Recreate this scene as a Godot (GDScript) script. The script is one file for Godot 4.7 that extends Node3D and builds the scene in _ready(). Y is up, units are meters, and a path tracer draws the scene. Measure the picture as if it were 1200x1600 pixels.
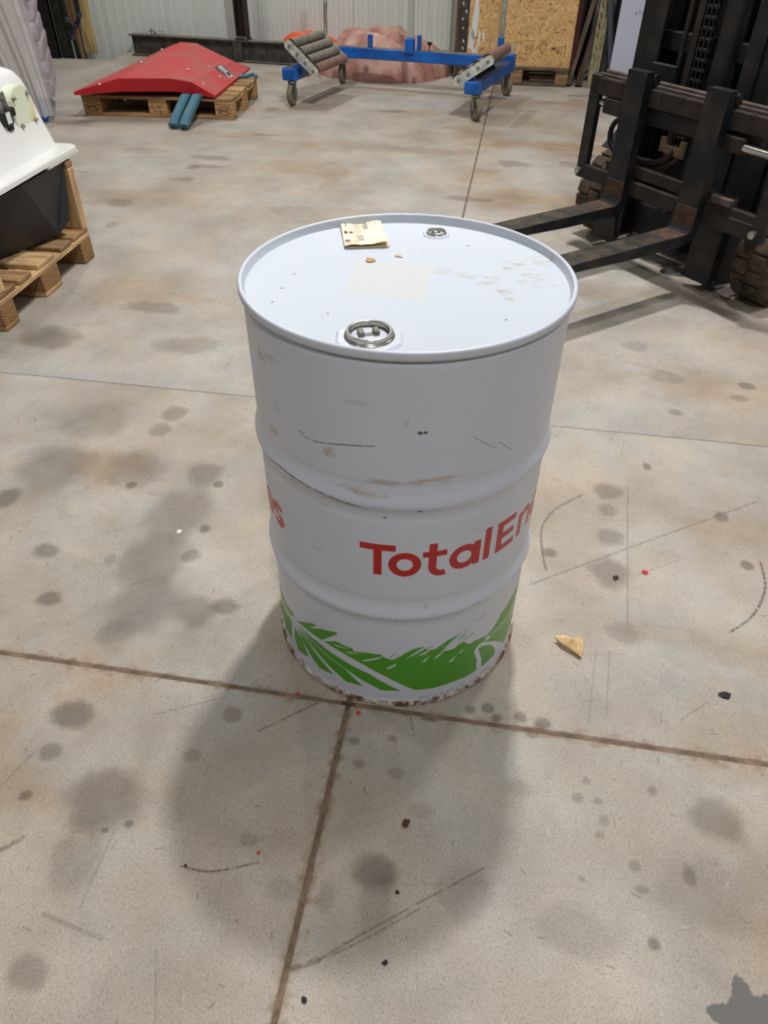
extends Node3D

# ---------------------------------------------------------------- geometry builder
class G:
	var st := SurfaceTool.new()
	var sg := 0xFFFFFFFF
	func _init():
		st.begin(Mesh.PRIMITIVE_TRIANGLES)
	func smooth(group: int) -> G:
		sg = group if group >= 0 else 0xFFFFFFFF
		return self
	func v(p: Vector3, uv: Vector2):
		st.set_smooth_group(sg)
		st.set_uv(uv)
		st.add_vertex(p)
	func tri(a: Vector3, b: Vector3, c: Vector3, ua := Vector2.ZERO, ub := Vector2.ZERO, uc := Vector2.ZERO):   # counter-clockwise seen from outside
		if (b - a).cross(c - a).length_squared() < 1e-16:
			return
		v(a, ua)
		v(c, uc)
		v(b, ub)
	func quad(a: Vector3, b: Vector3, c: Vector3, d: Vector3, ua := Vector2.ZERO, ub := Vector2.ZERO, uc := Vector2.ZERO, ud := Vector2.ZERO):
		tri(a, b, c, ua, ub, uc)
		tri(a, c, d, ua, uc, ud)
	func face(pts: Array, centre: Vector3):
		var n := Vector3.ZERO
		var m := Vector3.ZERO
		for q in pts:
			m += q / pts.size()
		n = (pts[1] - pts[0]).cross(pts[2] - pts[0])
		var flip: bool = n.dot(m - centre) < 0.0
		for i in range(1, pts.size() - 1):
			if flip:
				tri(pts[0], pts[i + 1], pts[i])
			else:
				tri(pts[0], pts[i], pts[i + 1])
	func box(c: Vector3, s: Vector3, bev := 0.0, b := Basis()) -> G:
		var h := s * 0.5
		bev = minf(bev, minf(h.x, minf(h.y, h.z)) * 0.6)
		var P := func(k: int, sx: int, sy: int, sz: int) -> Vector3:
			var e := Vector3(h.x - bev, h.y - bev, h.z - bev)
			e[k] = h[k]
			return c + b * Vector3(e.x * sx, e.y * sy, e.z * sz)
		var S := [-1, 1]
		for s1 in S:
			face([P.call(0, s1, -1, -1), P.call(0, s1, 1, -1), P.call(0, s1, 1, 1), P.call(0, s1, -1, 1)], c)
			face([P.call(1, -1, s1, -1), P.call(1, 1, s1, -1), P.call(1, 1, s1, 1), P.call(1, -1, s1, 1)], c)
			face([P.call(2, -1, -1, s1), P.call(2, 1, -1, s1), P.call(2, 1, 1, s1), P.call(2, -1, 1, s1)], c)
		if bev > 0.0:
			for s1 in S:
				for s2 in S:
					face([P.call(0, s1, s2, -1), P.call(1, s1, s2, -1), P.call(1, s1, s2, 1), P.call(0, s1, s2, 1)], c)
					face([P.call(0, s1, -1, s2), P.call(2, s1, -1, s2), P.call(2, s1, 1, s2), P.call(0, s1, 1, s2)], c)
					face([P.call(1, -1, s1, s2), P.call(2, -1, s1, s2), P.call(2, 1, s1, s2), P.call(1, 1, s1, s2)], c)
					for s3 in S:
						face([P.call(0, s1, s2, s3), P.call(1, s1, s2, s3), P.call(2, s1, s2, s3)], c)
		return self
	func hexa(bottom: Array, top: Array) -> G:    # four corners below, four above, same order
		var c := Vector3.ZERO
		for q in bottom + top:
			c += q / (bottom.size() + top.size())
		face(bottom, c)
		face(top, c)
		var n := bottom.size()
		for i in n:
			face([bottom[i], bottom[(i + 1) % n], top[(i + 1) % n], top[i]], c)
		return self
	func lathe(prof: Array, seg: int, xf := Transform3D(), v_scale := 1.0) -> G:   # (radius, height) going up with the outside to the right
		for i in range(prof.size() - 1):
			for j in seg:
				var t0 := TAU * j / seg - PI
				var t1 := TAU * (j + 1) / seg - PI
				var p0: Vector2 = prof[i]
				var p1: Vector2 = prof[i + 1]
				var q := func(p: Vector2, t: float) -> Vector3: return xf * Vector3(p.x * sin(t), p.y, p.x * cos(t))
				var u0 := float(j) / seg
				var u1 := float(j + 1) / seg
				quad(q.call(p0, t0), q.call(p0, t1), q.call(p1, t1), q.call(p1, t0), Vector2(u0, 1.0 - p0.y / v_scale), Vector2(u1, 1.0 - p0.y / v_scale), Vector2(u1, 1.0 - p1.y / v_scale), Vector2(u0, 1.0 - p1.y / v_scale))
		return self
	func rod(a: Vector3, b: Vector3, r0: float, r1 := -1.0, seg := 14, caps := true) -> G:
		r1 = r0 if r1 < 0.0 else r1
		var up := (b - a).normalized()
		var x := up.cross(Vector3.RIGHT if absf(up.x) < 0.8 else Vector3.BACK).normalized()
		var xf := Transform3D(Basis(x, up, x.cross(up)), a)
		var l := (b - a).length()
		var keep := sg
		smooth(1)
		lathe([Vector2(r0, 0), Vector2(r1, l)], seg, xf)
		if caps:
			smooth(-1)
			lathe([Vector2(0, 0), Vector2(r0, 0)], seg, xf)
			lathe([Vector2(r1, l), Vector2(0, l)], seg, xf)
		sg = keep
		return self
	func tube(path: Array, r: float, seg := 10) -> G:
		var rings := []
		var x := Vector3.ZERO
		for i in path.size():
			var d: Vector3 = (path[mini(i + 1, path.size() - 1)] - path[maxi(i - 1, 0)]).normalized()
			if i == 0:
				x = d.cross(Vector3.UP if absf(d.y) < 0.9 else Vector3.RIGHT).normalized()
			x = (x - d * x.dot(d)).normalized()
			var y := d.cross(x)
			var ring := []
			for j in seg:
				var t := TAU * j / seg
				ring.append(path[i] + (x * cos(t) + y * sin(t)) * r)
			rings.append(ring)
		loft(rings, true, true)
		return self
	func loft(rings: Array, cap_a: bool, cap_b: bool) -> G:     # rings of points, counter-clockwise about the direction of travel
		var n: int = rings[0].size()
		var keep := sg
		for i in range(rings.size() - 1):
			for j in n:
				var k := (j + 1) % n
				quad(rings[i][j], rings[i][k], rings[i + 1][k], rings[i + 1][j])
		smooth(-1)
		for e in [[cap_a, rings[0], true], [cap_b, rings[-1], false]]:
			if e[0]:
				var m := Vector3.ZERO
				for q in e[1]:
					m += q / n
				for j in n:
					if e[2]:
						tri(m, e[1][(j + 1) % n], e[1][j])
					else:
						tri(m, e[1][j], e[1][(j + 1) % n])
		sg = keep
		return self
	func prism(poly: Array, z0: float, z1: float, xf := Transform3D()) -> G:   # polygon in x, y pulled from z0 to z1
		var pts := PackedVector2Array(poly)
		var area := 0.0
		for i in pts.size():
			area += pts[i].cross(pts[(i + 1) % pts.size()])
		if area < 0.0:
			pts.reverse()
		var ix := Geometry2D.triangulate_polygon(pts)
		var q := func(p: Vector2, z: float) -> Vector3: return xf * Vector3(p.x, p.y, z)
		for i in range(0, ix.size(), 3):
			var a := pts[ix[i]]
			var b := pts[ix[i + 1]]
			var c := pts[ix[i + 2]]
			if (b - a).cross(c - a) < 0.0:
				var t := b
				b = c
				c = t
			tri(q.call(a, z1), q.call(b, z1), q.call(c, z1))
			tri(q.call(a, z0), q.call(c, z0), q.call(b, z0))
		for i in pts.size():
			var a := pts[i]
			var b := pts[(i + 1) % pts.size()]
			quad(q.call(a, z0), q.call(b, z0), q.call(b, z1), q.call(a, z1))
		return self
	func mesh() -> ArrayMesh:
		st.generate_normals()
		return st.commit()

# ---------------------------------------------------------------- pixel canvas for computed textures
class Canvas:
	var w: int
	var h: int
	var d: PackedByteArray
	var nz := FastNoiseLite.new()
	func _init(ww: int, hh: int, c := Color.WHITE):
		w = ww
		h = hh
		var im := Image.create_empty(w, h, false, Image.FORMAT_RGB8)
		im.fill(c)
		d = im.get_data()
		nz.seed = 5
		nz.frequency = 0.02
		nz.fractal_octaves = 4
	func px(x: int, y: int, c: Color, a: float):
		if x < 0 or y < 0 or x >= w or y >= h or a <= 0.0:
			return
		var i := (y * w + x) * 3
		d[i] = int(lerpf(d[i], c.r8, a))
		d[i + 1] = int(lerpf(d[i + 1], c.g8, a))
		d[i + 2] = int(lerpf(d[i + 2], c.b8, a))
	func mul(x: int, y: int, f: Color, a: float):
		if x < 0 or y < 0 or x >= w or y >= h:
			return
		var i := (y * w + x) * 3
		d[i] = int(d[i] * lerpf(1.0, f.r, a))
		d[i + 1] = int(d[i + 1] * lerpf(1.0, f.g, a))
		d[i + 2] = int(d[i + 2] * lerpf(1.0, f.b, a))
	func blob(cx: float, cy: float, rx: float, ry: float, c: Color, a: float, soft := 0.5, wob := 0.5):   # a stain: multiplies what lies under it
		for y in range(int(cy - ry * 1.6), int(cy + ry * 1.6) + 1):
			for x in range(int(cx - rx * 1.6), int(cx + rx * 1.6) + 1):
				var q := sqrt(pow((x - cx) / rx, 2) + pow((y - cy) / ry, 2))
				if q > 1.6:
					continue
				q += nz.get_noise_2d(x * 60.0 / (rx + 20.0), y * 60.0 / (ry + 20.0)) * wob
				mul(x, y, c, a * smoothstep(1.0 + soft * 0.5, 1.0 - soft * 0.5, q))
	func line(pts: Array, wd: float, c: Color, a: float, broken := 0.0):
		for k in range(pts.size() - 1):
			var p0: Vector2 = pts[k]
			var p1: Vector2 = pts[k + 1]
			var m := wd + 1.5
			for y in range(int(minf(p0.y, p1.y) - m), int(maxf(p0.y, p1.y) + m) + 1):
				for x in range(int(minf(p0.x, p1.x) - m), int(maxf(p0.x, p1.x) + m) + 1):
					var q := Geometry2D.get_closest_point_to_segment(Vector2(x, y), p0, p1).distance_to(Vector2(x, y))
					if q < m:
						var f := clampf(wd * 0.5 + 0.5 - q, 0.0, 1.0)
						if broken > 0.0:
							f *= smoothstep(-broken, 0.3, nz.get_noise_2d(x * 4.0, y * 4.0) + 0.2)
						px(x, y, c, a * f)
	func poly(pts: Array, c: Color, a: float):
		var lo := 1e9
		var hi := -1e9
		for q in pts:
			lo = minf(lo, q.y)
			hi = maxf(hi, q.y)
		for y in range(maxi(0, int(lo)), mini(h - 1, int(hi) + 1) + 1):
			var cover := {}
			for s in 4:
				var yy := y + (s + 0.5) / 4.0
				var xs := []
				for i in pts.size():
					var p0: Vector2 = pts[i]
					var p1: Vector2 = pts[(i + 1) % pts.size()]
					if (p0.y <= yy) != (p1.y <= yy):
						xs.append(p0.x + (yy - p0.y) / (p1.y - p0.y) * (p1.x - p0.x))
				xs.sort()
				for i in range(0, xs.size() - 1, 2):
					for x in range(int(xs[i]), int(xs[i + 1]) + 1):
						var f := clampf(minf(x + 1.0, xs[i + 1]) - maxf(x, xs[i]), 0.0, 1.0)
						cover[x] = cover.get(x, 0.0) + f * 0.25
			for x in cover:
				px(posmod(x, w), y, c, a * minf(1.0, cover[x]))
	func text(words: String, at: Vector2, size: int, c: Color, a := 1.0, dir := Vector2(1, 0), bold := false):
		var f := SystemFont.new()
		f.font_names = PackedStringArray(["Droid Sans"])
		f.font_weight = 700 if bold else 400
		var ts := TextServerManager.get_primary_interface()
		var rid: RID = f.get_rids()[0]
		var sz := Vector2i(size, 0)
		var down := Vector2(-dir.y, dir.x)
		var pen := 0.0
		for ch in words:
			var gi := ts.font_get_glyph_index(rid, size, ch.unicode_at(0), 0)
			ts.font_render_glyph(rid, sz, gi)
			var r := ts.font_get_glyph_uv_rect(rid, sz, gi)
			var off := ts.font_get_glyph_offset(rid, sz, gi)
			if r.size.x > 0.0:
				var im := ts.font_get_texture_image(rid, sz, ts.font_get_glyph_texture_idx(rid, sz, gi))
				for y in int(r.size.y):
					for x in int(r.size.x):
						var q := at + dir * (pen + off.x + x) + down * (off.y + y)
						px(int(q.x), int(q.y), c, a * im.get_pixel(int(r.position.x) + x, int(r.position.y) + y).a)
			pen += ts.font_get_glyph_advance(rid, size, gi).x
	func tex() -> ImageTexture:
		return ImageTexture.create_from_image(Image.create_from_data(w, h, false, Image.FORMAT_RGB8, d))

# ---------------------------------------------------------------- naming, tagging
var taken := {}
var meshes := {}
var M := {}
var rng := RandomNumberGenerator.new()

func numbered(n: String) -> String:
	taken[n] = taken.get(n, -1) + 1
	return n if taken[n] == 0 else "%s_%03d" % [n, taken[n]]

func tag(o: Node3D, label := "", category := "", group := "", kind := ""):
	if label: o.set_meta("label", label)
	if category: o.set_meta("category", category)
	if group: o.set_meta("group", group)
	if kind: o.set_meta("kind", kind)
	return o

func thing(called: String, label: String, category: String, xf := Transform3D(), group := "") -> Node3D:
	var o := Node3D.new()
	o.name = numbered(called)
	o.transform = xf
	add_child(o)
	return tag(o, label, category, group)

func part(called: String, m: Mesh, mat: Material, parent: Node3D = null, xf := Transform3D()) -> MeshInstance3D:
	var o := MeshInstance3D.new()
	o.mesh = m
	o.material_override = mat
	o.transform = xf
	if parent == null:
		o.name = numbered(called)
		add_child(o)
	else:
		var n := called
		var k := 0
		while parent.has_node(NodePath(n)):
			k += 1
			n = "%s_%03d" % [called, k]
		o.name = n
		parent.add_child(o, true)
	return o

func bmesh(s: Vector3, bev := 0.004) -> Mesh:
	var k := [s, bev]
	if not meshes.has(k):
		meshes[k] = G.new().box(Vector3.ZERO, s, bev).mesh()
	return meshes[k]

func bx(called: String, parent: Node3D, mat: Material, s: Vector3, at: Vector3, b := Basis(), bev := 0.004) -> MeshInstance3D:
	return part(called, bmesh(s, bev), mat, parent, Transform3D(b, at))

func yaw(x_axis: Vector2) -> Basis:     # a turn about y that sends x to that direction in (x, z)
	var n := x_axis.normalized()
	return Basis(Vector3(n.x, 0, n.y), Vector3.UP, Vector3(-n.y, 0, n.x))

const QUARTER := Basis(Vector3(0, 0, -1), Vector3(0, 1, 0), Vector3(1, 0, 0))

func mat(c: Color, rough := 0.6, metal := 0.0, tex: Texture2D = null, scale := 1.0, world := false) -> StandardMaterial3D:
	var m := StandardMaterial3D.new()
	m.albedo_color = c
	m.roughness = rough
	m.metallic = metal
	if tex:
		m.albedo_texture = tex
		m.uv1_triplanar = true
		m.uv1_world_triplanar = world
		m.uv1_scale = Vector3.ONE * scale
	return m

# a grey noise tile: value between lo and hi, optionally stretched along x
func tile(seed_: int, n: int, freq: float, lo: float, hi: float, stretch := 1.0, octaves := 4, gain := 0.55) -> ImageTexture:
	var f := FastNoiseLite.new()
	f.seed = seed_
	f.frequency = freq
	f.fractal_octaves = octaves
	f.fractal_gain = gain
	var im: Image = f.get_seamless_image(maxi(16, int(n / stretch)), n)
	im.resize(n, n, Image.INTERPOLATE_CUBIC)
	im.convert(Image.FORMAT_RGB8)
	var d := im.get_data()
	for i in d.size():
		d[i] = int(255.0 * lerpf(lo, hi, clampf((d[i] / 255.0 - 0.5) * 1.5 + 0.5, 0.0, 1.0)))
	return ImageTexture.create_from_image(Image.create_from_data(n, n, false, Image.FORMAT_RGB8, d))

# two colours mixed by noise, for rust on paint, chips in board and the like
func mottle(seed_: int, n: int, freq: float, a: Color, b: Color, edge: float, at := 0.5, octaves := 5) -> ImageTexture:
	var f := FastNoiseLite.new()
	f.seed = seed_
	f.frequency = freq
	f.fractal_octaves = octaves
	var im: Image = f.get_seamless_image(n, n)
	var s := im.get_data()
	var d := PackedByteArray()
	d.resize(n * n * 3)
	for i in n * n:
		var c := a.lerp(b, smoothstep(at - edge, at + edge, s[i] / 255.0))
		d[i * 3] = c.r8
		d[i * 3 + 1] = c.g8
		d[i * 3 + 2] = c.b8
	return ImageTexture.create_from_image(Image.create_from_data(n, n, false, Image.FORMAT_RGB8, d))

# ---------------------------------------------------------------- the hall's own axes: u along the back wall, v towards the photographer
const CA := Vector3(0.98788, 0, 0.15522)
const CB := Vector3(-0.15522, 0, 0.98788)
const X0 := Vector3(-0.075, 0, -0.933)
const BACK := -7.705
var HB := Basis(CA, Vector3.UP, CB)

func hall(u: float, y: float, v: float) -> Vector3:
	return X0 + CA * u + CB * v + Vector3(0, y, 0)

func hx(u := 0.0, y := 0.0, v := 0.0) -> Transform3D:
	return Transform3D(HB, hall(u, y, v))

# ================================================================ scene
func _ready():
	rng.seed = 11
	# ---- camera
	var cam := Camera3D.new()
	cam.name = "camera"
	var pitch := 0.7181
	var roll := 0.0104
	var up := Vector3(0, cos(pitch), -sin(pitch))
	var r := Vector3.RIGHT * cos(roll) + up * sin(roll)
	var u := up * cos(roll) - Vector3.RIGHT * sin(roll)
	cam.transform = Transform3D(Basis(r, u, Vector3(0, sin(pitch), cos(pitch))), Vector3(0, 1.3876, 0))
	cam.fov = rad_to_deg(2.0 * atan(800.0 / 1122.0))
	cam.near = 0.02
	cam.current = true
	add_child(cam)
	# ---- environment and exposure
	var we := WorldEnvironment.new()
	we.name = "surroundings"
	var env := Environment.new()
	env.background_mode = Environment.BG_COLOR
	env.background_color = Color(0.02, 0.02, 0.022)
	env.tonemap_mode = Environment.TONE_MAPPER_LINEAR
	env.tonemap_exposure = 1.02
	env.sdfgi_enabled = true
	env.ssao_enabled = true
	env.ssil_enabled = true
	we.environment = env
	add_child(we)
	materials()
	# ---- the hall's lamps: x, z, strength
	for l in [[0.58, -3.37, 19.0, "above the forklift's fork tips"], [1.16, -2.45, 5.5, "above the forklift's mast"], [4.6, -3.3, 5.5, "by the right wall behind the forklift"], [-1.7, -8.1, 10.0, "near the ribbed back wall"], [-3.9, -3.6, 4.0, "above the white hooded machine"], [0.6, 2.2, 10.5, "behind the photographer"], [4.6, 2.2, 3.0, "at the front right of the hall"], [-3.9, 2.0, 4.0, "at the front left of the hall"]]:
		lamp(l[0], l[1], l[2], l[3])
	# ---- structure, then things from large to small
	shell()
	floor_slabs()
	drum()
	forklift()
	machine()
	red_ramp()
	trolley()
	back_wall_things()
	wrapped_stack()
	drum_top_things()
	litter()

func materials():
	var streak := tile(3, 256, 0.03, 0.72, 1.0, 8.0, 4, 0.6)
	var fine := tile(4, 256, 0.05, 0.8, 1.0)
	var soft := tile(6, 256, 0.012, 0.75, 1.0, 1.0, 5)
	M.streak = streak
	M.fine = fine
	M.soft = soft
	M.pine = mat(Color(0.78, 0.62, 0.42), 0.75, 0, streak, 3.0)
	M.pine2 = mat(Color(0.70, 0.55, 0.37), 0.8, 0, streak, 2.6)
	M.pine3 = mat(Color(0.62, 0.49, 0.34), 0.8, 0, streak, 3.3)
	M.pine_new = mat(Color(0.86, 0.71, 0.52), 0.7, 0, streak, 2.5)
	M.old_wood = mat(Color(0.42, 0.35, 0.29), 0.85, 0, streak, 3.0)
	M.chip = mat(Color(1, 1, 1), 0.9, 0, mottle(8, 256, 0.11, Color(0.36, 0.25, 0.15), Color(0.72, 0.56, 0.36), 0.22, 0.5, 3), 5.0)
	M.block = mat(Color(1, 1, 1), 0.85, 0, mottle(9, 256, 0.03, Color(0.60, 0.45, 0.28), Color(0.74, 0.58, 0.39), 0.3), 5.0)
	M.paint = mat(Color(0.79, 0.81, 0.855), 0.38)
	M.zinc = mat(Color(0.78, 0.78, 0.74), 0.32, 0.9, fine, 20.0)
	M.plug = mat(Color(0.52, 0.51, 0.48), 0.5, 0.8, fine, 20.0)
	M.steel = mat(Color(0.62, 0.62, 0.60), 0.4, 0.8, fine, 12.0)
	M.chrome = mat(Color(0.8, 0.8, 0.8), 0.15, 1.0)
	M.red = mat(Color(1, 1, 1), 0.5, 0, mottle(12, 256, 0.012, Color(0.63, 0.03, 0.09), Color(0.67, 0.07, 0.11), 0.3), 0.8)
	M.blue = mat(Color(0.04, 0.40, 0.78), 0.45, 0, soft, 1.4)
	M.blue_dusty = mat(Color(0.30, 0.31, 0.36), 0.8, 0, soft, 3.0)
	M.plate_grey = mat(Color(0.80, 0.82, 0.79), 0.55, 0.1, soft, 4.0)
	M.roller = mat(Color(1, 1, 1), 0.6, 0.2, mottle(15, 256, 0.02, Color(0.46, 0.44, 0.40), Color(0.57, 0.54, 0.50), 0.3), 2.5)
	M.roller_rust = mat(Color(1, 1, 1), 0.7, 0.2, mottle(16, 256, 0.02, Color(0.48, 0.36, 0.33), Color(0.58, 0.46, 0.42), 0.3), 2.5)
	M.tyre = mat(Color(0.52, 0.48, 0.40), 0.85, 0, soft, 5.0)
	M.black_rubber = mat(Color(0.05, 0.05, 0.05), 0.7)
	M.black_plastic = mat(Color(0.045, 0.045, 0.05), 0.42, 0, fine, 6.0)
	M.black_steel = mat(Color(1, 1, 1), 0.55, 0.25, mottle(20, 256, 0.014, Color(0.10, 0.10, 0.115), Color(0.17, 0.155, 0.15), 0.3), 2.0)
	M.mast = mat(Color(1, 1, 1), 0.6, 0.2, mottle(21, 256, 0.01, Color(0.075, 0.072, 0.075), Color(0.13, 0.115, 0.105), 0.3), 1.5)
	M.rust_steel = mat(Color(1, 1, 1), 0.8, 0.1, mottle(22, 256, 0.018, Color(0.12, 0.098, 0.09), Color(0.19, 0.145, 0.12), 0.35), 2.0)
	M.fork = mat(Color(1, 1, 1), 0.5, 0.45, mottle(23, 256, 0.012, Color(0.125, 0.13, 0.15), Color(0.22, 0.20, 0.19), 0.3, 0.60), 1.6)
	M.fork_worn = mat(Color(1, 1, 1), 0.5, 0.3, mottle(26, 256, 0.02, Color(0.20, 0.195, 0.19), Color(0.32, 0.28, 0.24), 0.35), 2.2)
	M.fork_rust = mat(Color(1, 1, 1), 0.75, 0.2, mottle(24, 256, 0.02, Color(0.34, 0.235, 0.16), Color(0.22, 0.18, 0.16), 0.3), 4.0)
	M.dust_lip = mat(Color(0.36, 0.305, 0.285), 0.9, 0, soft, 5.0)
	M.beam_steel = mat(Color(1, 1, 1), 0.75, 0.2, mottle(25, 256, 0.015, Color(0.24, 0.23, 0.21), Color(0.34, 0.31, 0.28), 0.3), 2.0)
	M.beam_dust = mat(Color(0.52, 0.49, 0.45), 0.9, 0, soft, 4.0)
	M.post_brown = mat(Color(0.21, 0.15, 0.145), 0.6, 0.1, soft, 4.0)
	M.white_gel = mat(Color(0.86, 0.86, 0.85), 0.3)
	M.tub = mat(Color(0.12, 0.125, 0.15), 0.5)
	M.yellowed = mat(Color(1, 1, 1), 0.45, 0, mottle(28, 128, 0.012, Color(0.86, 0.88, 0.80), Color(0.85, 0.81, 0.58), 0.25, 0.66), 3.5)
	M.hall_panel = mat(Color(0.84, 0.86, 0.84), 0.5)
	M.hall_grey = mat(Color(0.62, 0.62, 0.60), 0.8, 0, soft, 0.4)
	M.ceiling = mat(Color(0.70, 0.70, 0.70), 0.8, 0, soft, 0.3)
	M.white_paper = mat(Color(0.86, 0.86, 0.85), 0.8)
	M.red_bit = mat(Color(0.80, 0.10, 0.08), 0.6)
	M.dark_bit = mat(Color(0.10, 0.10, 0.11), 0.7)
	M.brown_bit = mat(Color(0.30, 0.20, 0.11), 0.9)
	M.cream_bit = mat(Color(0.84, 0.76, 0.62), 0.9)

func lamp(x: float, z: float, e: float, spot: String):
	var t := thing("high_bay_lamp", "square high bay lamp hung " + spot, "lamp", Transform3D(HB, Vector3(x, 5.0, z)), "high bay lamps under the ceiling")
	part("housing", G.new().box(Vector3(0, 0.06, 0), Vector3(0.42, 0.1, 0.42), 0.02).mesh(), M.plate_grey, t)
	var gl := StandardMaterial3D.new()
	gl.albedo_color = Color(0.9, 0.9, 0.9)
	gl.emission_enabled = true
	gl.emission = Color(1, 0.98, 0.95)
	gl.emission_energy_multiplier = 2.0
	part("diffuser", G.new().box(Vector3(0, 0.004, 0), Vector3(0.24, 0.012, 0.24), 0.003).mesh(), gl, t)
	part("hanger", G.new().rod(Vector3(0, 0.1, 0), Vector3(0, 1.0, 0), 0.008).mesh(), M.steel, t)
	var a := AreaLight3D.new()
	a.name = "light"
	a.area_size = Vector2(0.24, 0.24)
	a.area_normalize_energy = true
	a.light_energy = e
	a.light_color = Color(1.0, 0.995, 0.985)
	a.area_range = 40.0
	a.area_attenuation = 2.0
	a.shadow_enabled = true
	a.transform = Transform3D(Basis(Vector3.RIGHT, -PI / 2), Vector3(0, -0.006, 0))
	t.add_child(a, true)

# ---------------------------------------------------------------- room
func struct(called: String, m: Mesh, mt: Material, xf := Transform3D()) -> MeshInstance3D:
	return tag(part(called, m, mt, null, xf), "", "", "", "structure")

func shell():
	# back wall: a dark core with ribbed sandwich panels in front of it, each panel a piece
	var core := struct("wall_back", G.new().box(Vector3(0.0, 2.9, -0.16), Vector3(13.4, 6.4, 0.2)).mesh(), M.hall_grey, hx(0, 0, BACK))
	var w := 1.0
	var gm := G.new()
	var prof := []
	var n := 10
	for i in n:
		var x0 := w * i / n
		prof.append_array([Vector2(x0 + 0.002, -0.003 if i == 0 else 0.0), Vector2(x0 + 0.046, 0.0), Vector2(x0 + 0.050, 0.0045), Vector2(x0 + 0.054, 0.0045), Vector2(x0 + 0.058, 0.0), Vector2(x0 + 0.094, 0.0), Vector2(x0 + 0.096, -0.004)])
	prof.append_array([Vector2(w - 0.002, -0.004), Vector2(w - 0.002, -0.06), Vector2(0.002, -0.06)])
	var flip := []
	for q in prof:
		flip.append(Vector2(q.x, -q.y))
	gm.prism(flip, 0.0, 6.2, Transform3D(Basis(Vector3.RIGHT, Vector3(0, 0, -1), Vector3.UP), Vector3(0, -0.16, 0)))
	var panel := gm.mesh()
	for k in 5:
		part("panel", panel, M.hall_panel, core, Transform3D(Basis(), Vector3(-4.45 + k * w - 0.05, 0, 0)))
	for k in 6:
		part("panel", panel, M.hall_panel, core, Transform3D(Basis(), Vector3(0.55 + k * w, 0, 0)))
	for k in 2:
		part("panel", panel, M.hall_panel, core, Transform3D(Basis(), Vector3(-6.65 + k * w, 0, 0)))
	struct("wall_left", G.new().box(Vector3(-6.6, 2.9, 0.6), Vector3(0.2, 6.4, 17.0)).mesh(), M.hall_grey, hx())
	struct("wall_right", G.new().box(Vector3(6.6, 2.9, 0.6), Vector3(0.2, 6.4, 17.0)).mesh(), M.hall_grey, hx())
	struct("wall_front", G.new().box(Vector3(0, 2.9, 9.0), Vector3(13.4, 6.4, 0.2)).mesh(), M.hall_grey, hx())
	struct("ceiling", G.new().box(Vector3(0, 6.1, 0.6), Vector3(13.4, 0.2, 17.2)).mesh(), M.ceiling, hx())

func floor_texture(w: int, h: int, mm: float, sd: int, grit: float) -> Canvas:
	# poured concrete: broad tone, beige dust clouds, sandy speckle
	var c := Canvas.new(w, h)
	var im := []
	for k in [[0.9, 4, 0], [5.0, 4, 1], [230.0, 2, 2], [2.2, 5, 3]]:
		var f := FastNoiseLite.new()
		f.seed = sd + k[2]
		f.frequency = k[0] * mm / 1000.0
		f.fractal_octaves = k[1]
		f.fractal_gain = 0.6
		im.append(f.get_image(w, h, false, false, true).get_data())
	var a: PackedByteArray = im[0]
	var b: PackedByteArray = im[1]
	var s: PackedByteArray = im[2]
	var e: PackedByteArray = im[3]
	var rr := RandomNumberGenerator.new()
	rr.seed = sd
	var grey := Vector3(164, 160, 154)
	var beige := Vector3(164, 150, 134)
	var d := c.d
	var hash_ := 12345 + sd
	for i in w * h:
		var mix := clampf((a[i] - 128) * 0.0045 + (b[i] - 128) * 0.0025 + 0.45, 0.0, 1.0)
		var val := 1.0 + (e[i] - 128) * 0.0008 + (s[i] - 128) * 0.0009 * grit
		hash_ = (hash_ * 1103515245 + 12345) & 0x7FFFFFFF
		var q := (hash_ >> 12) & 1023
		if q < 40:
			val *= 1.0 - 0.17 * grit
		elif q > 975:
			val *= 1.0 + 0.07 * grit
		var col := grey.lerp(beige, mix) * val
		d[i * 3] = int(clampf(col.x, 0, 255))
		d[i * 3 + 1] = int(clampf(col.y, 0, 255))
		d[i * 3 + 2] = int(clampf(col.z, 0, 255))
	c.d = d
	return c

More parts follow.
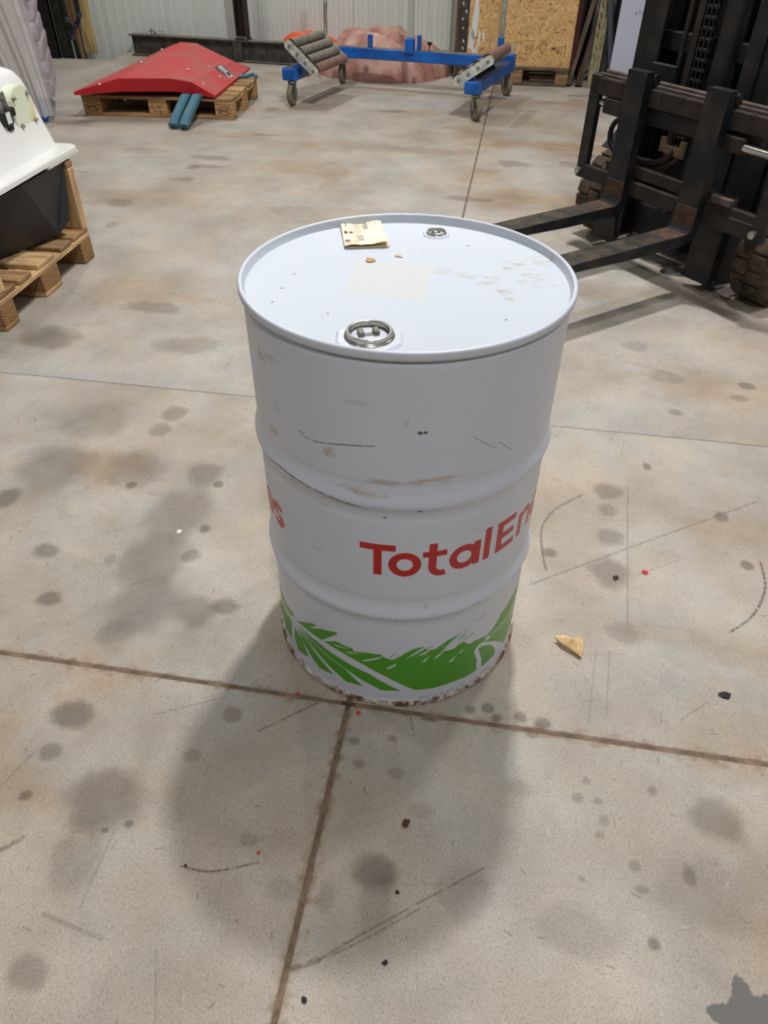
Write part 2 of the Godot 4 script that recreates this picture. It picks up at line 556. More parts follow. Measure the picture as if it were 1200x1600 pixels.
func floor_slabs():
	var mm := 1.855
	var A := floor_texture(2048, 1296, mm, 40, 1.0)
	var to := func(uu: float, vv: float) -> Vector2: return Vector2((uu + 1.9) * 1000.0 / mm, (vv + 1.2) * 1000.0 / mm)
	var stains := "-1.07,-0.97,0.114,0.111,14 -1.08,-0.70,0.104,0.108,15 -0.84,-0.73,0.090,0.092,16 -0.81,-0.65,0.016,0.016,40 -0.83,-1.05,0.042,0.044,20 -0.84,-0.95,0.034,0.038,17 -0.61,-0.74,0.052,0.058,20 -0.62,-0.56,0.090,0.107,17 -0.61,-0.36,0.090,0.097,19 -0.57,-0.20,0.081,0.090,17 -0.61,-0.10,0.044,0.041,13 -0.52,-0.50,0.015,0.016,35 -0.52,-0.39,0.024,0.023,20 -0.44,-0.20,0.052,0.047,18 -0.37,-0.23,0.036,0.024,22 -0.92,-0.34,0.035,0.026,25 -0.73,-0.34,0.017,0.020,12 -0.82,-0.18,0.029,0.025,26 -1.15,-0.53,0.034,0.044,25 -0.55,-0.70,0.014,0.016,35 -0.60,0.13,0.047,0.032,28 -0.44,0.30,0.074,0.065,26 -0.44,0.41,0.044,0.063,12 -0.43,0.61,0.037,0.026,18 -0.37,0.34,0.009,0.007,30 -0.41,0.36,0.007,0.006,30 -0.60,0.22,0.022,0.019,20 -0.60,0.32,0.012,0.011,25 -0.25,0.07,0.021,0.020,20 -0.30,0.18,0.019,0.015,12 0.12,0.35,0.038,0.032,30 0.29,0.36,0.047,0.049,11 0.13,0.41,0.032,0.062,11 0.77,0.14,0.048,0.039,20 0.27,-0.03,0.011,0.010,25 0.31,-0.04,0.013,0.012,28 0.33,-0.02,0.011,0.010,28 0.38,-0.03,0.014,0.013,25 0.43,-0.02,0.018,0.015,28 0.41,0.01,0.014,0.008,22 0.18,0.01,0.017,0.006,26 0.62,0.39,0.010,0.011,40 0.70,0.26,0.011,0.017,20 0.50,0.14,0.012,0.010,16 0.54,0.14,0.009,0.008,14 0.52,0.10,0.009,0.009,13 0.55,0.18,0.011,0.012,14 0.54,0.21,0.009,0.008,14 0.60,0.26,0.011,0.010,15 0.61,0.30,0.011,0.009,16 0.50,0.30,0.007,0.006,14 0.65,0.10,0.009,0.010,16 0.63,-0.87,0.041,0.037,20 0.62,-0.78,0.027,0.026,15 0.62,-0.66,0.035,0.032,17 0.61,-0.52,0.050,0.053,22 0.76,-1.02,0.012,0.017,30 0.95,-0.81,0.021,0.024,25"
	stains += " 0.63,-0.31,0.041,0.033,14 0.45,-0.57,0.018,0.018,25 0.98,-0.61,0.016,0.018,30 -0.13,0.33,0.015,0.011,10 0.05,0.14,0.013,0.010,18 0.03,0.09,0.011,0.009,20 0.11,0.07,0.010,0.008,18 0.13,0.15,0.016,0.013,14 0.19,0.22,0.026,0.016,8 0.38,0.14,0.026,0.019,9 0.49,0.39,0.068,0.041,10 0.72,0.29,0.082,0.067,10 0.04,0.41,0.016,0.024,9 -0.04,0.41,0.028,0.020,9"
	var far_stains := "1.18,-1.59,0.031,0.024,30 0.89,-1.36,0.023,0.021,20 -0.97,-1.52,0.117,0.074,20 -1.69,-1.51,0.156,0.099,12 -1.97,-3.06,0.073,0.067,18 -1.85,-2.73,0.034,0.040,14 0.80,-1.83,0.052,0.044,12 1.13,-1.50,0.033,0.023,18 -0.65,-3.51,0.115,0.059,10 -0.94,-3.11,0.144,0.083,10 -2.24,-4.11,0.174,0.064,10 0.89,-1.60,0.063,0.043,14"
	var oil := Color(0.36, 0.33, 0.30)
	for s in stains.split(" "):
		var f := s.split_floats(",")
		var q: Vector2 = to.call(f[0], f[1])
		A.blob(q.x, q.y, f[2] * 1000.0 / mm, f[3] * 1000.0 / mm, oil, minf(f[4], 27.0) * 0.0150, 0.8, 0.3)
	# pale and tan dust clouds
	for k in 26:
		var q: Vector2 = to.call(rng.randf_range(-1.4, 1.4), rng.randf_range(-1.1, 0.9))
		A.blob(q.x, q.y, rng.randf_range(30, 110), rng.randf_range(20, 70), Color(0.96, 0.90, 0.82), 0.4, 1.0, 0.9)
	for k in 34:
		var q: Vector2 = to.call(rng.randf_range(-1.4, 1.4), rng.randf_range(-1.1, 0.9))
		A.blob(q.x, q.y, rng.randf_range(20, 80), rng.randf_range(14, 50), Color(1.07, 1.08, 1.10), 0.5, 1.0, 1.0)
	for l in "0.40,-0.44;0.66,-0.62;0.91,-0.79;1.07,-0.90;2.2,38|0.69,-0.90;0.64,-0.34;1.4,40|0.68,-0.52;0.80,-0.60;1.4,30|1.02,-0.63;1.01,-0.53;0.96,-0.43;0.89,-0.36;3.6,50|0.55,-0.84;0.47,-0.76;0.43,-0.67;0.43,-0.58;0.44,-0.50;3.4,40|0.73,-0.08;0.80,-0.14;1.4,35|-0.24,0.40;-0.18,0.40;-0.10,0.37;2.0,55|-0.07,0.01;-0.18,0.10;2.4,45|-0.59,0.43;-0.56,0.40;5,40|0.05,0.51;0.14,0.44;0.32,0.31;2.0,40|0.07,0.50;0.14,0.452;0.21,0.40;1.6,40|-0.45,0.52;-0.33,0.54;4,22|-0.19,0.64;-0.23,0.54;1.4,26|0.53,-0.04;0.56,-0.26;1.6,22|0.57,-0.06;0.59,-0.25;1.6,22|0.01,0.53;0.05,0.51;5,40|0.15,0.04;0.14,0.01;2,40|-0.66,0.31;-0.63,0.22;2,30|-0.28,0.03;-0.42,0.10;1.3,30|0.70,-1.15;0.68,-1.05;1.4,25".split("|"):
		var pts := []
		var wd := 2.0
		var al := 0.4
		var bits: PackedStringArray = l.split(";")
		for i in bits.size():
			var f := bits[i].split_floats(",")
			if i == bits.size() - 1:
				wd = f[0]
				al = f[1] / 100.0
			else:
				pts.append(to.call(f[0], f[1]))
		if pts.size() > 2:        # round off the bends
			var fine_pts := []
			for i in range(pts.size() - 1):
				for k in 6:
					fine_pts.append(pts[i].cubic_interpolate(pts[i + 1], pts[maxi(i - 1, 0)], pts[mini(i + 2, pts.size() - 1)], k / 6.0))
			fine_pts.append(pts[-1])
			pts = fine_pts
		A.line(pts, wd, Color(0.27, 0.25, 0.23), al, 0.5)
	# the dark wet patch at the lower right corner
	var pud := []
	for q in "0.695,0.475;0.72,0.462;0.738,0.455;0.748,0.422;0.760,0.418;0.770,0.428;0.778,0.445;0.80,0.437;0.86,0.43;0.86,0.50;0.77,0.50;0.71,0.492".split(";"):
		var f := q.split_floats(",")
		pud.append(to.call(f[0], f[1]))
	var wet := []
	for i in pud.size():
		var n := pud.size()
		for k in 6:
			var q: Vector2 = pud[i].cubic_interpolate(pud[(i + 1) % n], pud[(i + n - 1) % n], pud[(i + 2) % n], k / 6.0)
			wet.append(q + Vector2(rng.randfn(0, 0.7), rng.randfn(0, 0.7)))
	A.poly(wet, Color(0.33, 0.33, 0.32), 0.78)
	# brown dirt along the two joints, hairline and small scratches
	for jj in [[Vector2(-1.9, 0), Vector2(1.9, 0)], [Vector2(0, -1.2), Vector2(0, 1.2)]]:
		var p0: Vector2 = to.call(jj[0].x, jj[0].y)
		var p1: Vector2 = to.call(jj[1].x, jj[1].y)
		for k in 800:
			var q := p0.lerp(p1, rng.randf())
			var off := rng.randfn(0.0, 4.0)
			q += Vector2(off, 0) if p0.x == p1.x else Vector2(0, off)
			A.blob(q.x, q.y, rng.randf_range(2.0, 7.0), rng.randf_range(2.0, 5.0), Color(0.84, 0.75, 0.66), 0.26, 1.0, 0.4)
	for k in 420:
		var q: Vector2 = to.call(rng.randf_range(-1.6, 1.6), rng.randf_range(-1.2, 0.9))
		var an := rng.randf() * TAU
		A.line([q, q + Vector2(cos(an), sin(an)) * rng.randf_range(2, 9)], 1.0, Color(0.32, 0.24, 0.16) if k % 3 else Color(0.82, 0.80, 0.76), 0.5)
	for k in 16:
		var q: Vector2 = to.call(rng.randf_range(-1.5, 1.5), rng.randf_range(-1.2, 0.9))
		var an := rng.randf_range(-0.7, 0.2)
		A.line([q, q + Vector2(cos(an), sin(an)) * rng.randf_range(20, 130)], 1.2, Color(0.40, 0.34, 0.28), 0.25, 0.5)
	var ma := mat(Color(1, 1, 1), 0.62)
	ma.albedo_texture = A.tex()
	# the far floor at a coarser grain
	var mb := 6.35
	var B := floor_texture(2048, 1388, mb, 60, 0.4)
	var tb := func(uu: float, vv: float) -> Vector2: return Vector2((uu + 6.5) * 1000.0 / mb, (vv + 10.0) * 1000.0 / mb)
	for s in far_stains.split(" "):
		var f := s.split_floats(",")
		var q: Vector2 = tb.call(f[0], f[1])
		B.blob(q.x, q.y, f[2] * 1000.0 / mb, f[3] * 1000.0 / mb, oil, f[4] * 0.012, 0.6, 0.4)
	for k in 90:
		var q: Vector2 = tb.call(rng.randf_range(-4, 3.5), rng.randf_range(-7.5, -1.3))
		B.blob(q.x, q.y, rng.randf_range(10, 90), rng.randf_range(6, 30), Color(0.92, 0.85, 0.76), 0.45, 1.0, 0.9)
	for k in 40:
		var q: Vector2 = tb.call(rng.randf_range(-3.5, 3), rng.randf_range(-6.5, -1.3))
		B.blob(q.x, q.y, rng.randf_range(5, 26), rng.randf_range(4, 14), Color(0.55, 0.5, 0.46), 0.35, 0.8, 0.7)
	for k in 110:
		var q: Vector2 = tb.call(rng.randf_range(-3.5, 3), rng.randf_range(-6.5, -1.3))
		var an := rng.randf_range(-0.5, 0.5)
		B.line([q, q + Vector2(cos(an), sin(an)) * rng.randf_range(4, 40)], 1.0, Color(0.38, 0.30, 0.23), 0.3, 0.4)
	var mf := mat(Color(1, 1, 1), 0.62)
	mf.albedo_texture = B.tex()
	# slabs: u0, u1, v0, v1
	var base := struct("floor", G.new().box(Vector3(0, -0.22, 0.5), Vector3(13.4, 0.2, 17.4)).mesh(), mat(Color(0.30, 0.23, 0.17), 0.95), hx())
	var dirt := mat(Color(0.52, 0.44, 0.37), 0.95, 0, M.soft, 6.0)
	part("joint_filling", G.new().box(Vector3(0, -0.0518, 0), Vector3(13.0, 0.1, 0.03)).box(Vector3(0, -0.0518, 0.0), Vector3(0.03, 0.1, 17.0)).box(Vector3(0, -0.055, -1.2), Vector3(13.0, 0.1, 0.02)).mesh(), dirt, base)
	var g := 0.0046
	var h := 0.0012
	for s in [[-6.5, -g, g, 1.2 - h], [g, 6.5, g, 1.2 - h], [-6.5, -g, -1.2 + h, -g], [g, 6.5, -1.2 + h, -g]]:
		slab(base, s, ma, Vector2(1.9, 1.2), Vector2(2048, 1296) * mm / 1000.0)
	slab(base, [-6.5, -g, 1.2 + h, 9.0], mf, Vector2(6.5, 10.0), Vector2(2048, 1388) * mb / 1000.0)
	slab(base, [g, 6.5, 1.2 + h, 9.0], mf, Vector2(6.5, 10.0), Vector2(2048, 1388) * mb / 1000.0)
	slab(base, [-3.95, -g, BACK - 0.02, -1.2 - h], mf, Vector2(6.5, 10.0), Vector2(2048, 1388) * mb / 1000.0)
	slab(base, [g, 6.5, BACK - 0.02, -1.2 - h], mf, Vector2(6.5, 10.0), Vector2(2048, 1388) * mb / 1000.0)
	slab(base, [-6.5, -3.95, -7.18, -1.2 - h], mf, Vector2(6.5, 10.0), Vector2(2048, 1388) * mb / 1000.0)

func slab(base: Node3D, s: Array, m: Material, org: Vector2, size: Vector2):
	var gg := G.new()
	var uv := func(q: Vector2) -> Vector2: return (q + org) / size
	var b := 0.003
	var o := [Vector2(s[0], s[3]), Vector2(s[1], s[3]), Vector2(s[1], s[2]), Vector2(s[0], s[2])]
	var i := [Vector2(s[0] + b, s[3] - b), Vector2(s[1] - b, s[3] - b), Vector2(s[1] - b, s[2] + b), Vector2(s[0] + b, s[2] + b)]
	var at := func(q: Vector2, y: float) -> Vector3: return Vector3(q.x, y, q.y)
	gg.quad(at.call(i[0], 0.0), at.call(i[1], 0.0), at.call(i[2], 0.0), at.call(i[3], 0.0), uv.call(i[0]), uv.call(i[1]), uv.call(i[2]), uv.call(i[3]))
	for k in 4:
		var l := (k + 1) % 4
		gg.quad(at.call(o[k], -0.0025), at.call(o[l], -0.0025), at.call(i[l], 0.0), at.call(i[k], 0.0), uv.call(o[k]), uv.call(o[l]), uv.call(i[l]), uv.call(i[k]))
		gg.quad(at.call(o[k], -0.12), at.call(o[l], -0.12), at.call(o[l], -0.0025), at.call(o[k], -0.0025), uv.call(o[k]), uv.call(o[l]), uv.call(o[l]), uv.call(o[k]))
	part("slab", gg.mesh(), m, base)

# ---------------------------------------------------------------- the drum
const DRUM := Vector3(0.036, 0, -1.2154)

func sdf_text(c: Canvas, px_per_mm: Vector2, at: Vector2, strokes: Array, lo: Vector2, hi: Vector2, col: Color):
	for y in range(int(at.y - hi.y * px_per_mm.y), int(at.y - lo.y * px_per_mm.y) + 1):
		for x in range(int(at.x + lo.x * px_per_mm.x), int(at.x + hi.x * px_per_mm.x) + 1):
			var q := Vector2((x + 0.5 - at.x) / px_per_mm.x, (at.y - y - 0.5) / px_per_mm.y)
			var best := 9.0
			for s in strokes:
				if s[0] == 0:      # a straight bar with softened corners
					var a := Vector2(s[1], s[2])
					var b := Vector2(s[3], s[4])
					var m := (a + b) * 0.5
					var dir := (b - a).normalized()
					var l := Vector2(absf((q - m).dot(dir)) - (b - a).length() * 0.5 + 2.0, absf((q - m).cross(dir)) - s[5] + 2.0)
					best = minf(best, Vector2(maxf(l.x, 0), maxf(l.y, 0)).length() + minf(maxf(l.x, l.y), 0.0) - 2.0)
				else:              # part of a ring
					var e := q - Vector2(s[1], s[2])
					e.x /= s[7] if s.size() > 7 else 1.0
					var an := rad_to_deg(e.angle())
					while an < s[5]:
						an += 360.0
					var over := 0.0 if an <= s[6] else minf(an - s[6], s[5] + 360.0 - an)
					var ring: float = absf(e.length() - s[3]) - s[4]
					best = minf(best, ring if over <= 0.0 else maxf(ring, deg_to_rad(over) * s[3]))
			if best < 0.8:
				c.px(posmod(x, c.w), y, col, clampf(0.5 - best * px_per_mm.x, 0.0, 1.0))

func drum_print() -> Canvas:
	var c := Canvas.new(2048, 1024, Color(0.80, 0.822, 0.872))
	var H := 0.885
	var ppm := Vector2(2048.0 / (360.0 * 4.988), 1024.0 / (H * 1000.0))
	var to := func(deg: float, mm: float) -> Vector2: return Vector2((deg + 180.0) / 360.0 * 2048.0, 1024.0 - mm * ppm.y)
	# faint scuffs all over the paint
	for k in 60:
		var q := Vector2(rng.randf() * 2048, rng.randf_range(60, 900))
		c.blob(q.x, q.y, rng.randf_range(3, 26), rng.randf_range(2, 9), Color(0.86, 0.80, 0.72), 0.35, 1.0, 1.2)
	for k in 160:
		var q := Vector2(rng.randf() * 2048, rng.randf_range(20, 1000))
		var an := rng.randf_range(-0.4, 0.4)
		c.line([q, q + Vector2(cos(an), sin(an)) * rng.randf_range(3, 26)], 1.0, Color(0.62, 0.58, 0.54), 0.35)
	var green := Color(0.27, 0.58, 0.05)
	var fields := "-52.7,154 -40.7,197 -38.1,198 -44.0,170 -35.5,198 -27.6,212 -27.4,207 -32.5,179 -36.5,155 -28.1,181 -23.3,178 -20.5,178 -19.9,170 -13.7,176 -8.0,178 -6.8,170 -3.2,163 0.5,177 5.0,198 9.7,204 10.7,193 14.6,188 19.4,206 26.5,220 22.5,203 17.7,178 20.9,173 24.0,174 26.0,183 28.2,184 31.5,165 34.5,168 41.3,160 41.1,143 37.6,145 35.8,138 34.8,129 37.4,91 38.0,49 32.1,49 24.9,52 16.2,51 7.5,54 -5.9,104 -15.8,134 -24.0,150 -34.2,160 -45.0,159"
	fields += "|-51.0,147 -38.2,143 -26.3,128 -12.8,104 1.1,54 -7.8,53 -23.8,98 -38.4,127|-52.2,139 -41.1,129 -24.3,97 -16.0,55 -24.0,52 -29.1,70 -41.5,110|-53.4,130 -45.1,116 -30.4,57 -38.8,50 -45.0,76|-55.8,116 -49.4,104 -45.7,57 -54.9,40 -57.2,73|-84,110 -77.7,122 -66,128 -58.3,124 -60.7,50 -69.6,40 -84,60|-86,150 -76,168 -67.3,172 -62.7,160 -57.8,167 -53.8,162 -58.3,143 -65.7,135 -84,120"
	fields += "|40.7,156 45.6,167 51.3,194 60.4,206 74.6,214 84,206 78,160 66,150 54.1,148 43.8,150|43.9,147 54.8,142 70,146 84,150 80,120 60,122 45.0,139|40.5,140 47.0,136 66,112 78,84 70,60 60.4,44 48.7,110|39.3,131 45.3,112 49.3,85 51.9,50 41.7,48 40.2,87 37.4,128"
	var slits := "-16.3,146 -7.5,172 -8.0,165 -14.8,145|2.0,165 9.7,202 10.3,197 5.2,175|-5.5,134 -1.3,151 -1.6,143 -4.6,131|7.1,177 13.6,192 10.9,178|14.5,158 20.7,188 19.8,180 16.0,157|21.5,133 26.1,148 23.1,129|-40.9,185 -34.9,201 -40.3,184|-30,168 -21,174 -28,165|-24,160 -15,170 -22,158|9,150 13,172 11,152|26,150 30,162 27.4,148"
	for turn in [0.0, 180.0]:
		for e in [[fields, green], [slits, Color(0.80, 0.822, 0.872)]]:
			for l in e[0].split("|"):
				var pts := []
				for q in l.split(" "):
					var f: PackedFloat64Array = q.split_floats(",")
					pts.append(to.call(f[0] + turn, f[1]))
				c.poly(pts, e[1], 1.0)
		# ragged brush hairs along the upper edge
		for k in 46:
			var t := rng.randf_range(-8.0, 30.0)
			var y := 176.0 + absf(t) * 0.7 + rng.randf_range(-10, 14)
			var q: Vector2 = to.call(t + turn, y)
			c.line([q, q + Vector2(rng.randf_range(8, 34), -rng.randf_range(4, 22))], rng.randf_range(0.8, 1.8), green if k % 2 else Color(0.80, 0.822, 0.872), 0.9)
		# the red name
		var S := [[0, 0, 70.5, 66, 70.5, 7.4], [0, 33, 74, 33, 0, 7.6],
			[1, 83.5, 29.5, 22.8, 7.6, 0, 360],
			[0, 135, 79, 135, 20, 7.6], [0, 116, 53, 162, 53, 6.6], [1, 153.5, 20, 18.5, 7.4, 180, 292],
			[1, 198, 29.5, 22.8, 7.6, 0, 360], [0, 225, 60, 225, 0, 7.4],
			[0, 249, 81, 249, 0, 7.6],
			[0, 280, 78, 280, 0, 7.8], [0, 273, 70.6, 326, 70.6, 7.2], [0, 273, 39, 323, 39, 7.0], [0, 273, 7.2, 328, 7.2, 7.2],
			[0, 346, 60, 346, 0, 7.5], [1, 367, 35, 21, 7.4, 0, 180], [0, 388, 36, 388, 0, 7.5],
			[1, 430, 29.5, 22.8, 7.6, 0, 318], [0, 410, 28, 459, 28, 5.8],
			[0, 477, 60, 477, 0, 7.5], [1, 498, 35, 21, 7.4, 62, 180],
			[1, 541, 29.5, 22.8, 7.6, 0, 360], [0, 567, 60, 567, -2, 7.4], [1, 544, -2, 23, 7.4, -145, 0],
			[0, 592, 60, 592, 0, 7.5], [1, 592, 76, 4.5, 4.6, 0, 360],
			[1, 634, 29.5, 22.8, 7.6, 0, 318], [0, 614, 28, 663, 28, 5.8],
			[1, 684, 42.5, 11.0, 7.0, 10, 262, 1.25], [1, 684, 17, 11.0, 7.0, -170, 82, 1.25]]
		sdf_text(c, ppm, to.call(-16.1 + turn, 417.0), S, Vector2(-3, -36), Vector2(710, 92), Color(0.71, 0.02, 0.03))
	# the small stamped line near the foot
	c.text("FE40   G 28/170 2750   21 NL 225 8", to.call(9.2, 17.0), 14, Color(0.45, 0.44, 0.44), 0.8)
	# scratches down to the primer
	for e in [["-38.7,700 -35.9,692 -31.3,692 -20.3,704 -10.6,711", 2.0], ["-67.2,585 -58,592 -51.1,597 -43.4,596 -31.2,592 -16.3,584", 3.0], ["-43.6,590 -28.6,586 -12.9,580", 1.6], ["-46.3,594 -40.3,582", 1.5], ["-26.0,593 -19.9,577", 1.4], ["-51.1,722 -48.7,711", 1.6], ["21.9,720 31.5,682", 1.0], ["32.5,693 39.3,663", 1.0]]:
		var pts := []
		for q in e[0].split(" "):
			var f: PackedFloat64Array = q.split_floats(",")
			pts.append(to.call(f[0], f[1]))
		c.line(pts, e[1], Color(0.22, 0.21, 0.21), 0.85, 0.6)
	for q in [[3.9, 740, 4, 3], [5.6, 741, 4, 3], [4.9, 580, 5, 2], [-7.0, 560, 4, 2], [33, 300, 5, 2], [-2, 292, 3, 1.5]]:
		var f: Vector2 = to.call(q[0], q[1])
		c.blob(f.x, f.y, q[2], q[3], Color(0.38, 0.34, 0.30), 1.0, 0.6, 0.8)
	for q in [[-58, 800, 12, 10], [-52, 810, 16, 5], [-4, 640, 50, 6], [12, 646, 40, 5], [-12, 610, 30, 6], [30, 305, 8, 3], [-55, 660, 14, 12], [-27, 680, 12, 10]]:
		var f: Vector2 = to.call(q[0], q[1])
		c.blob(f.x, f.y, q[2], q[3], Color(0.80, 0.66, 0.52), 0.4, 1.0, 1.2)
	# rust creeping up from the foot
	for k in 240:
		var f := Vector2(rng.randf() * 2048, 1024.0 - rng.randf_range(0, 10) - 9.0)
		c.blob(f.x, f.y, rng.randf_range(2, 8), rng.randf_range(1, 4), Color(0.45, 0.28, 0.18), 0.5, 0.8, 0.9)
	return c

func drum():
	var t := thing("steel_drum", "large white steel drum with red lettering and green fields printed round it", "drum", Transform3D(Basis(), DRUM))
	var m := StandardMaterial3D.new()
	m.albedo_texture = drum_print().tex()
	m.roughness = 0.4
	m.clearcoat_enabled = true
	m.clearcoat = 0.25
	m.clearcoat_roughness = 0.25
	var R := 0.2858
	var prof := []
	var hoop := func(y: float) -> float:
		var o := 0.0
		for c in [0.592, 0.306]:
			var d: float = (y - c) / 0.026
			if absf(d) < 1.0:
				o += 0.0078 * (0.5 + 0.5 * cos(PI * d))
			var e: float = (absf(y - c) - 0.036) / 0.013
			if absf(e) < 1.0:
				o -= 0.0014 * (0.5 + 0.5 * cos(PI * e))
		return o
	prof.append(Vector2(R + 0.0015, 0.014))
	prof.append(Vector2(R, 0.02))
	var y := 0.03
	while y < 0.862:
		var near := minf(absf(y - 0.592), absf(y - 0.306)) < 0.055
		prof.append(Vector2(R + hoop.call(y), y))
		y += 0.004 if near else 0.02
	prof.append(Vector2(R, 0.8625))
	prof.append(Vector2(0.2838, 0.8640))
	part("body", G.new().smooth(1).lathe(prof, 144, Transform3D(), 0.885).mesh(), m, t)
	var rust := mat(Color(1, 1, 1), 0.8, 0, mottle(31, 256, 0.02, Color(0.34, 0.21, 0.14), Color(0.78, 0.75, 0.71), 0.16, 0.44), 6.0)
	part("bottom_rim", G.new().smooth(1).lathe([Vector2(0.270, 0.012), Vector2(0.278, 0.002), Vector2(0.284, 0.0), Vector2(0.2900, 0.001), Vector2(0.2925, 0.005), Vector2(0.2920, 0.011), Vector2(0.2895, 0.0145), Vector2(R, 0.0155)], 144).mesh(), rust, t)
	part("top_rim", G.new().smooth(1).lathe([Vector2(0.2838, 0.8640), Vector2(0.2838, 0.8672), Vector2(0.2900, 0.8676), Vector2(0.2918, 0.8690), Vector2(0.2926, 0.8720), Vector2(0.2926, 0.8780), Vector2(0.2918, 0.8810), Vector2(0.2898, 0.8827), Vector2(0.2872, 0.8831), Vector2(0.2852, 0.8822), Vector2(0.2842, 0.8800), Vector2(0.2838, 0.8770)], 144).mesh(), M.paint, t)
	# the lid sits a little below the rim
	var lc := Canvas.new(1024, 1024, Color(0.775, 0.80, 0.845))
	var to := func(x: float, z: float) -> Vector2: return Vector2((x + 0.3) / 0.6 * 1024.0, (z + 0.3) / 0.6 * 1024.0)
	var lab := []
	for q in ["-0.093,-0.086", "0.051,-0.069", "0.027,0.087", "-0.104,0.053"]:
		var f: PackedFloat64Array = q.split_floats(",")
		lab.append(to.call(f[0], f[1]))
	lc.poly(lab, Color(0.80, 0.80, 0.795), 0.7)
	for k in 26:
		var a: Vector2 = lab[0].lerp(lab[3], (k + 0.5) / 26.0)
		var b: Vector2 = lab[1].lerp(lab[2], (k + 0.5) / 26.0)
		lc.line([a, b], 1.4, Color(0.83, 0.825, 0.805) if k % 2 else Color(0.76, 0.775, 0.80), 0.45, 0.25)
	for q in [[0.19, -0.07, 0.03, 0.02], [0.20, -0.03, 0.035, 0.03], [0.14, 0.0, 0.03, 0.02], [0.23, 0.0, 0.02, 0.03], [0.25, -0.09, 0.02, 0.03], [0.16, 0.05, 0.03, 0.015], [0.08, -0.03, 0.03, 0.02]]:
		for k in 7:
			var f: Vector2 = to.call(q[0] + rng.randfn(0, q[2] * 0.6), q[1] + rng.randfn(0, q[3] * 0.6))
			lc.blob(f.x, f.y, rng.randf_range(4, 22), rng.randf_range(3, 10), Color(0.93, 0.87, 0.78), 0.45, 0.9, 1.4)
	for k in 14:
		var f: Vector2 = to.call(0.045 + rng.randf_range(-0.02, 0.03), -0.13 + rng.randf_range(-0.03, 0.03))
		lc.line([f, f + Vector2(rng.randf_range(-14, 14), rng.randf_range(4, 22))], 1.0, Color(0.5, 0.52, 0.6), 0.5, 0.4)
	for k in 120:
		var f := Vector2(rng.randf() * 1024, rng.randf() * 1024)
		lc.line([f, f + Vector2(rng.randfn(0, 7), rng.randfn(0, 5))], 1.0, Color(0.55, 0.5, 0.46), 0.3)
	for q in [[-0.215, 0.04], [-0.225, 0.095], [-0.13, 0.135], [0.155, 0.15], [-0.2, -0.02], [0.12, -0.16]]:
		var f: Vector2 = to.call(q[0], q[1])
		lc.blob(f.x, f.y, 4, 3, Color(0.3, 0.26, 0.24), 1.0, 0.5, 0.5)
	var lm := StandardMaterial3D.new()
	lm.albedo_texture = lc.tex()
	lm.roughness = 0.42
	lm.clearcoat_enabled = true
	lm.clearcoat = 0.2
	lm.clearcoat_roughness = 0.3
	var lg := G.new().smooth(1)
	var lp := [Vector2(0.2838, 0.8790), Vector2(0.2822, 0.8705), Vector2(0.2806, 0.8676), Vector2(0.2785, 0.8668), Vector2(0.0, 0.8668)]
	var seg := 120
	for i in range(lp.size() - 1):
		lg.smooth(1 if i < 2 else 2)
		for j in seg:
			var q := []
			var uv := []
			for e in [[i, j], [i, j + 1], [i + 1, j + 1], [i + 1, j]]:
				var p: Vector2 = lp[e[0]]
				var an: float = TAU * e[1] / seg
				q.append(Vector3(p.x * sin(an), p.y, p.x * cos(an)))
				uv.append(Vector2(q[-1].x + 0.3, q[-1].z + 0.3) / 0.6)
			lg.quad(q[0], q[1], q[2], q[3], uv[0], uv[1], uv[2], uv[3])
	part("lid", lg.mesh(), lm, t)
	bung(t, Vector3(-0.061, 0.8668, 0.2195), 1.0)
	bung(t, Vector3(0.062, 0.8668, -0.2175), 0.52)

func bung(t: Node3D, at: Vector3, k: float):
	# eight-sided boss pressed up out of the lid, a threaded zinc ring and the plug down in it
	var g := G.new()
	var oct := func(rad: float, y: float) -> Array:
		var a := []
		for j in 8:
			var an := TAU * (j + 0.5) / 8.0
			a.append(Vector3(rad * sin(an), y, rad * cos(an)))
		return a
	g.loft([oct.call(0.057 * k, -0.001), oct.call(0.051 * k, 0.0045 * k), oct.call(0.040 * k, 0.0055 * k)], false, true)
	var boss := part("bung_boss", g.mesh(), M.paint, t, Transform3D(Basis(), at))
	var pr := [Vector2(0.0395, 0.004), Vector2(0.0385, 0.008), Vector2(0.0360, 0.0085), Vector2(0.0350, 0.0115), Vector2(0.0358, 0.0135), Vector2(0.0350, 0.0152), Vector2(0.0330, 0.0158), Vector2(0.0310, 0.0148)]
	for i in 5:
		pr.append(Vector2(0.0300, 0.0135 - i * 0.0026))
		pr.append(Vector2(0.0312, 0.0122 - i * 0.0026))
	pr.append(Vector2(0.0300, 0.0005))
	for i in pr.size():
		pr[i] *= k
	part("threaded_ring", G.new().smooth(1).lathe(pr, 48).mesh(), M.zinc, boss)
	var pg := G.new()
	pg.smooth(1).lathe([Vector2(0.0305, 0.006), Vector2(0.0285, 0.0065), Vector2(0.0265, 0.003), Vector2(0.0, 0.0025)].map(func(q): return q * k), 40)
	pg.smooth(-1)
	for sx in [-1.0, 1.0]:
		pg.box(Vector3(sx * 0.012, 0.007, -0.006) * k, Vector3(0.009, 0.011, 0.016) * k, 0.001 * k)
	pg.box(Vector3(0, 0.0045, -0.004) * k, Vector3(0.026, 0.004, 0.010) * k, 0.0008)
	part("plug", pg.mesh(), M.plug, boss, Transform3D(Basis(Vector3.UP, 0.25)))

